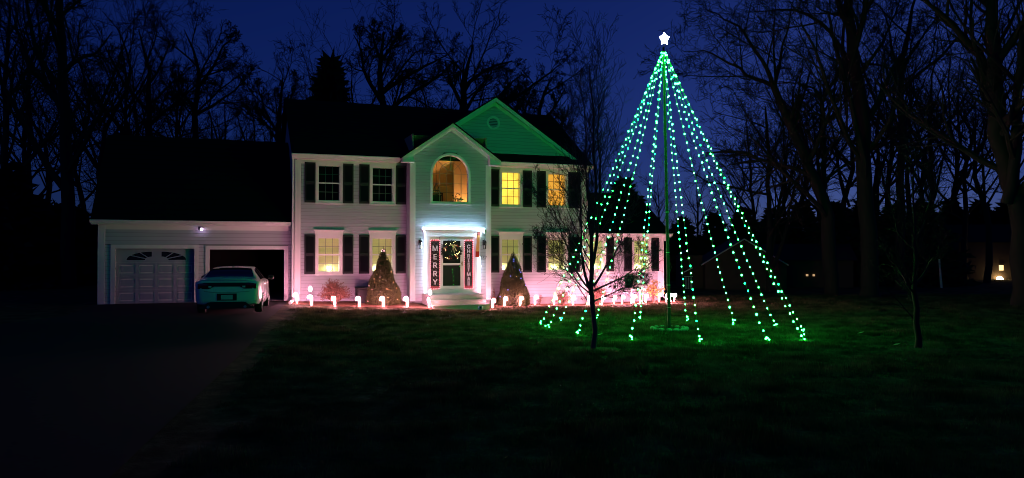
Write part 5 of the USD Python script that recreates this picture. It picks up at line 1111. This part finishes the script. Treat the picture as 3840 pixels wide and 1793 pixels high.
    part("rear_window", across(-1.70, -.86, 0, .012, .03, .05), M["car_glass"], t); part("windscreen", across(.34, 1.22, 0, .012, .05, .04), M["car_glass"], t)
    part("roof_fin", MB().add([(-.015, -.85, 1.31), (.015, -.85, 1.31), (0, -.62, 1.34), (0, -.82, 1.385)], [(0, 1, 3), (1, 2, 3), (2, 0, 3)]).m(), M["car_black"], t)
    # boot lid spoiler, lamp band, plate recess, lower black valance
    part("boot_spoiler", MB().tube([(-.70, -2.15, .975), (-.5, -2.23, 1.0), (0, -2.27, 1.012), (.5, -2.23, 1.0), (.70, -2.15, .975)], [.018, .026, .028, .026, .018], 8).m(), M["car_paint"], t, smooth=True)
    def rear_y(x, z): return -2.30 + .02 + .55 * max(0, (abs(x) - .55)) ** 2 * 1.2 + max(0, .10 * (z - .85)) - .015
    def band(xs_, zlo, zhi, off):
        m = MB(); g = [[(x, rear_y(x, z) - off, z) for z in np.linspace(a, b, 4)] for x, a, b in zip(xs_, zlo, zhi)]
        for i in range(len(g) - 1):
            for j in range(3): m.add([g[i][j], g[i + 1][j], g[i + 1][j + 1], g[i][j + 1]], [(0, 1, 2, 3)])
            for j, s in ((0, 1), (3, -1)): m.add([g[i][j], g[i + 1][j], (g[i + 1][j][0], g[i + 1][j][1] + .06, g[i + 1][j][2]), (g[i][j][0], g[i][j][1] + .06, g[i][j][2])], [(0, 1, 2, 3)])
        return m.m()
    X = np.linspace(-.80, .80, 33); zl = np.where(np.abs(X) > .46, .735, .80 - .065 * np.clip((np.abs(X) - .36) / .1, 0, 1)); zh = np.full(33, .912) - .03 * np.clip((np.abs(X) - .6) / .2, 0, 1)
    part("lamp_band", band(X, zl, zh, .018), M["car_black"], t)
    for s in (-1, 1):
        x_ = np.linspace(.52, .80, 10) * s; x_ = x_ if s > 0 else x_[::-1]
        part("tail_lamp", band(x_, np.full(10, .755), np.full(10, .885), .026), M["lamp_red"], t)
        part("reversing_lamp", band(np.sort(np.linspace(.42, .50, 4) * s), np.full(4, .775), np.full(4, .82), .027), M["white_plastic"], t)
    part("plate_recess", band(np.linspace(-.27, .27, 7), np.full(7, .40), np.full(7, .60), .014), M["car_black"], t)
    part("number_plate", band(np.linspace(-.16, .16, 5), np.full(5, .43), np.full(5, .56), .024), M["plate"], t)
    part("boot_crease", band(np.linspace(-.62, .62, 17), .632 + .03 * np.abs(np.linspace(-1, 1, 17)) ** 3, .640 + .03 * np.abs(np.linspace(-1, 1, 17)) ** 3, .016), M["car_black"], t)
    xv = np.linspace(-.74, .74, 21); part("rear_valance", band(xv, np.full(21, .17), .36 - .14 * np.clip((np.abs(xv) - .50) / .18, 0, 1), .03), M["car_black"], t)
    for s in (-1, 1):
        part("exhaust_tip", MB().tube([(s * .5, -2.18, .22), (s * .5, -2.36, .22)], .04, 12).m(), M["alloy"], t)
        for wy in (-1.36, 1.32):
            w = part("wheel", trimesh_wheel(s, wy), M["rubber"], t, smooth=40)
            rm = MB().tube([(s * .84, wy, .315), (s * .895, wy, .315)], [.21, .215], 20); 
            for q in range(5):
                a = q * 2 * math.pi / 5; rm.tube([(s * .90, wy, .315), (s * .90, wy + .20 * math.cos(a), .315 + .20 * math.sin(a))], [.035, .022], 6)
            part("rim", rm.m(), M["alloy"], w)
            part("arch_liner", MB().tube([(s * .62, wy + .37 * math.cos(a), .31 + .37 * math.sin(a)) for a in np.linspace(-.1, math.pi + .1, 13)], .10, 6).m(), M["car_black"], t)
        mr = trimesh.creation.icosphere(2, 1.0); mr.apply_scale((.10, .07, .075)); mr.apply_translation((s * 1.02, .62, .98)); part("door_mirror", (mr.vertices, mr.faces), M["car_black"], t, smooth=True)
        for y_ in (-.75, .15): part("door_handle", MB().tube([(s * .915, y_ - .09, .83), (s * .935, y_, .835), (s * .915, y_ + .09, .83)], .013, 6).m(), M["car_paint"], t)
        part("door_seam", MB().tube([(s * .914, -.66, .30), (s * .918, -.66, .6), (s * .912, -.66, .9)], .004, 4).tube([(s * .914, .02, .30), (s * .918, .02, .6), (s * .912, .02, .9)], .004, 4).m(), M["car_black"], t)
def trimesh_wheel(s, wy):
    p = [(.205, -.10), (.30, -.105), (.322, -.07), (.325, 0), (.322, .07), (.30, .105), (.205, .10), (.205, -.10)]
    w = trimesh.creation.revolve(np.array(p), sections=36); v = w.vertices.copy(); v = np.stack([v[:, 2], v[:, 0], v[:, 1]], 1) + (s * .80, wy, .315)
    return (v, w.faces)
car()

# ------------------------------------------------------------------ beyond the garden: neighbours, far lights, pale poles
M["nb_wall"] = mat("neighbour_boards", (.05, .036, .03), .85, .2, 3); M["nb_roof"] = mat("neighbour_roof", (.014, .015, .02), .85); M["nb_white"] = mat("neighbour_white_trim", (.7, .7, .7), .6)
q = at(2790, 1100, 44); gz = float(ground_z(q[0], q[1]))
t = thing("neighbour_house", "dark gabled neighbour's house seen through the right light strings", "house", (q[0], q[1], gz), -.12)
part("wall", MB().box(-2.1, 2.3, 0, 6, -.5, 1.5).box(-3.2, -2.1, 1.2, 6, -.5, 1.9).m(), M["nb_wall"], t)
part("gable_end", MB().add([(-2.1, 0, 1.5), (2.3, 0, 1.5), (.0, 0, 2.75)], [(0, 1, 2)]).m(), M["nb_wall"], t)
part("roof", MB().add([(-2.3, -.2, 1.38), (0, -.2, 2.82), (0, 6.2, 2.82), (-2.3, 6.2, 1.38)], [(0, 1, 2, 3)]).add([(2.5, -.2, 1.38), (0, -.2, 2.82), (0, 6.2, 2.82), (2.5, 6.2, 1.38)], [(0, 1, 2, 3)]).m(), M["nb_roof"], t)
for s in (-1, 1): part("rake_board", MB().tube([(s * 2.35, -.22, 1.36), (0, -.22, 2.80)], .035, 4).m(), M["gray_post"], t)
part("porch_roof", MB().add([(-3.3, .9, 1.95), (-2.75, .9, 2.3), (-2.2, .9, 1.95), (-3.3, 4, 1.95), (-2.75, 4, 2.3), (-2.2, 4, 1.95)], [(0, 1, 4, 3), (1, 2, 5, 4)]).m(), M["nb_roof"], t)
for k in range(5): part("railing_post", MB().box(-3.15 + k * .09, -3.12 + k * .09, .6, .63, -.2, .65).m(), M["nb_white"], t)
part("handrail", MB().tube([(-3.2, .6, .7), (-2.72, .6, .7)], .025, 5).tube([(-3.2, .6, .95), (-2.72, .6, 1.2)], .03, 5).m(), M["nb_white"], t)
M["far_window"] = glow("far_window_glow", (1.0, .62, .30), .55); M["far_lamp"] = glow("far_porch_lamp_glow", (1.0, .66, .26), 40.0); M["far_win2"] = glow("far_bright_window_glow", (1.0, .68, .28), 2.0)
q = at(3040, 1060, 47); t = thing("far_house", "distant dark house with two small lit windows", "house", (q[0], q[1], float(ground_z(q[0], q[1]))), -.2)
part("wall", MB().box(-2.4, 2.4, .1, 4, -.5, 1.6).m(), M["nb_wall"], t); part("roof", MB().add([(-2.6, -.2, 1.6), (2.6, -.2, 1.6), (2.6, 2, 2.6), (-2.6, 2, 2.6)], [(0, 1, 2, 3)]).m(), M["nb_roof"], t)
for k, x in enumerate((-.19, .19)):
    zc = at(3040, 1032, 47)[2] - float(ground_z(q[0], q[1])); part("window", MB().box(x - .06, x + .06, .02, .09, zc - .06, zc + .06).m(), M["far_window"], t)
q = at(3757, 1060, 62); g0 = float(ground_z(q[0], q[1])); t = thing("far_house", "far house at the right with a lit upper window and a bright porch lamp", "house", (q[0], q[1], g0), -.15)
part("wall", MB().box(-3, 3, .25, 6, -.5, 2.9).m(), M["nb_wall"], t); part("roof", MB().add([(-3.2, -.1, 2.9), (3.2, -.1, 2.9), (3.2, 3, 4.4), (-3.2, 3, 4.4)], [(0, 1, 2, 3)]).m(), M["nb_roof"], t)
zc = at(3757, 1005, 62)[2] - g0; part("window", MB().box(-.10, .20, .16, .23, zc - .20, zc + .22).m(), M["far_win2"], t)
zl = at(3750, 1048, 62)[2] - g0; b = trimesh.creation.icosphere(2, .24); b.apply_translation((-.15, -.02, zl)); part("porch_lamp", (b.vertices, b.faces), M["far_lamp"], t)
M["birch"] = mat("pale_pole_wood", (.62, .56, .48), .8, .25, 3, stretch=(1, 1, .4))
for px, pt, pb, dep, lab in ((3527, 972, 1090, 46, "pale upright pole left of the far lit house"), (3806, 945, 1065, 55, "pale leaning pole right of the far porch lamp")):
    a, b = at(px + 4, pb, dep), at(px - 5, pt, dep); b[1] = a[1]
    solo("pale_pole", MB().tube([a, (a + b) / 2, b], [.08, .06, .05], 8).m(), M["birch"], lab, "pole")

# ------------------------------------------------------------------ grass and fallen leaves
def grass_patch(seed, n, size):
    r = np.random.RandomState(seed); xy = r.uniform(-size / 2, size / 2, (n, 2)); a = r.uniform(0, 2 * math.pi, n); h = r.gamma(6, .007, n) + .012; w = r.uniform(.003, .006, n); ln = r.normal(0, .022, (n, 2))
    v = np.zeros((n, 3, 3)); v[:, 0, :2] = xy + np.stack([np.cos(a), np.sin(a)], 1) * w[:, None]; v[:, 1, :2] = xy - np.stack([np.cos(a), np.sin(a)], 1) * w[:, None]; v[:, :2, 2] = -.01; v[:, 2, :2] = xy + ln; v[:, 2, 2] = h
    return v.reshape(-1, 3), np.arange(3 * n).reshape(-1, 3)
M["blade"] = usdkit.material(stage, "/World/Looks/grass_blades", {"g": ("geometry", {}), "n1": ("noise_texture", {"scale": 1.9, "detail": 8.0, "roughness": .65}), "r1": ("rgb_ramp", {"ramp": [(.38, (.032, .034, .014)), (.5, (.092, .080, .038)), (.63, (.21, .158, .086))]}),
    "d": ("principled_bsdf", {"roughness": .8, "specular_ior_level": .2}), "t": ("translucent_bsdf", {}), "m": ("mix_closure", {"fac": .3})},
    [("g.position", "n1.vector"), ("n1.fac", "r1.fac"), ("r1.color", "d.base_color"), ("r1.color", "t.color"), ("d.BSDF", "m.closure1"), ("t.BSDF", "m.closure2")], surface="m.closure")
pi_ = UsdGeom.PointInstancer.Define(stage, "/World/grass"); tags(pi_.GetPrim(), "short winter grass covering the lawn", "grass", None, "stuff")
for k in range(4): usdkit.mesh(stage, f"/World/grass/patch_{k:03d}", grass_patch(60 + k, 420, .60), M["blade"])
pi_.CreatePrototypesRel().SetTargets([Sdf.Path(f"/World/grass/patch_{k:03d}") for k in range(4)])
gr_ = np.random.RandomState(9); pos_, idx_, ori_, scl_ = [], [], [], []
def lawn_here(x, y):
    X, Y = to_house(np.array([x, y, 0.0]))
    xr = np.interp(y, [-6, 12, 23.2, hp(-.12, .45)[1]], [-.9, -4.6, -7.0, gR[0]])
    if y < 29.5 and x < xr + .55: return False
    front = -2.55 - .5 if X < 4.7 else -2.95 if X < 7.0 else -1.75
    return not (X < 16.2 and Y > front)
spots_ = [(x + gr_.uniform(-.2, .2), y + gr_.uniform(-.2, .2)) for y in np.arange(5.0, 38, .52) for x in np.arange(-(y * .68 + 1.5), y * .68 + 1.5, .52)]
spots_ = np.array([q for q in spots_ if lawn_here(*q)]); gz_ = ground_z(spots_[:, 0], spots_[:, 1]); tall = meshkit.noise(np.stack([spots_[:, 0] * 1.1, spots_[:, 1] * 2.2, 0 * gz_ + 2.0], 1), 4) ** 1.5
for (xx, yy_), gz, tl in zip(spots_, gz_, tall):
        pos_.append((xx, yy_, gz)); idx_.append(gr_.randint(4)); a = gr_.randint(4) * math.pi / 2 + gr_.uniform(-.2, .2); ori_.append(Gf.Quath(math.cos(a / 2), 0, 0, math.sin(a / 2))); s = .40 + 1.6 * tl * gr_.uniform(.8, 1.2); scl_.append((1.05, 1.05, s))
pi_.CreatePositionsAttr(Vt.Vec3fArray.FromNumpy(np.array(pos_, np.float32))); pi_.CreateProtoIndicesAttr(Vt.IntArray(idx_)); pi_.CreateOrientationsAttr(Vt.QuathArray(ori_)); pi_.CreateScalesAttr(Vt.Vec3fArray.FromNumpy(np.array(scl_, np.float32)))
M["fallen"] = mat("pale_fallen_leaf", (.32, .25, .15), .8)
for px, py, l in ((3228, 1258, "pale fallen leaf on the lawn left of the lone young tree"), (3362, 1302, "curled pale leaf just left of the lone young tree's foot"), (1812, 1178, "pale leaf on the lawn beside the teal ball projector"), (2248, 1262, "pale leaf on the lawn right of the bare front tree")):
    d = 2.0 * FPX / (py - 951.4); p = at(px, py, d); z = float(ground_z(p[0], p[1])) + .05
    solo("fallen_leaf", (np.array([(p[0] - .09, p[1], z), (p[0], p[1] - .05, z + .02), (p[0] + .10, p[1] + .02, z + .05), (p[0], p[1] + .05, z + .03)]), np.array([(0, 1, 2, 3)])), M["fallen"], l, "leaf")
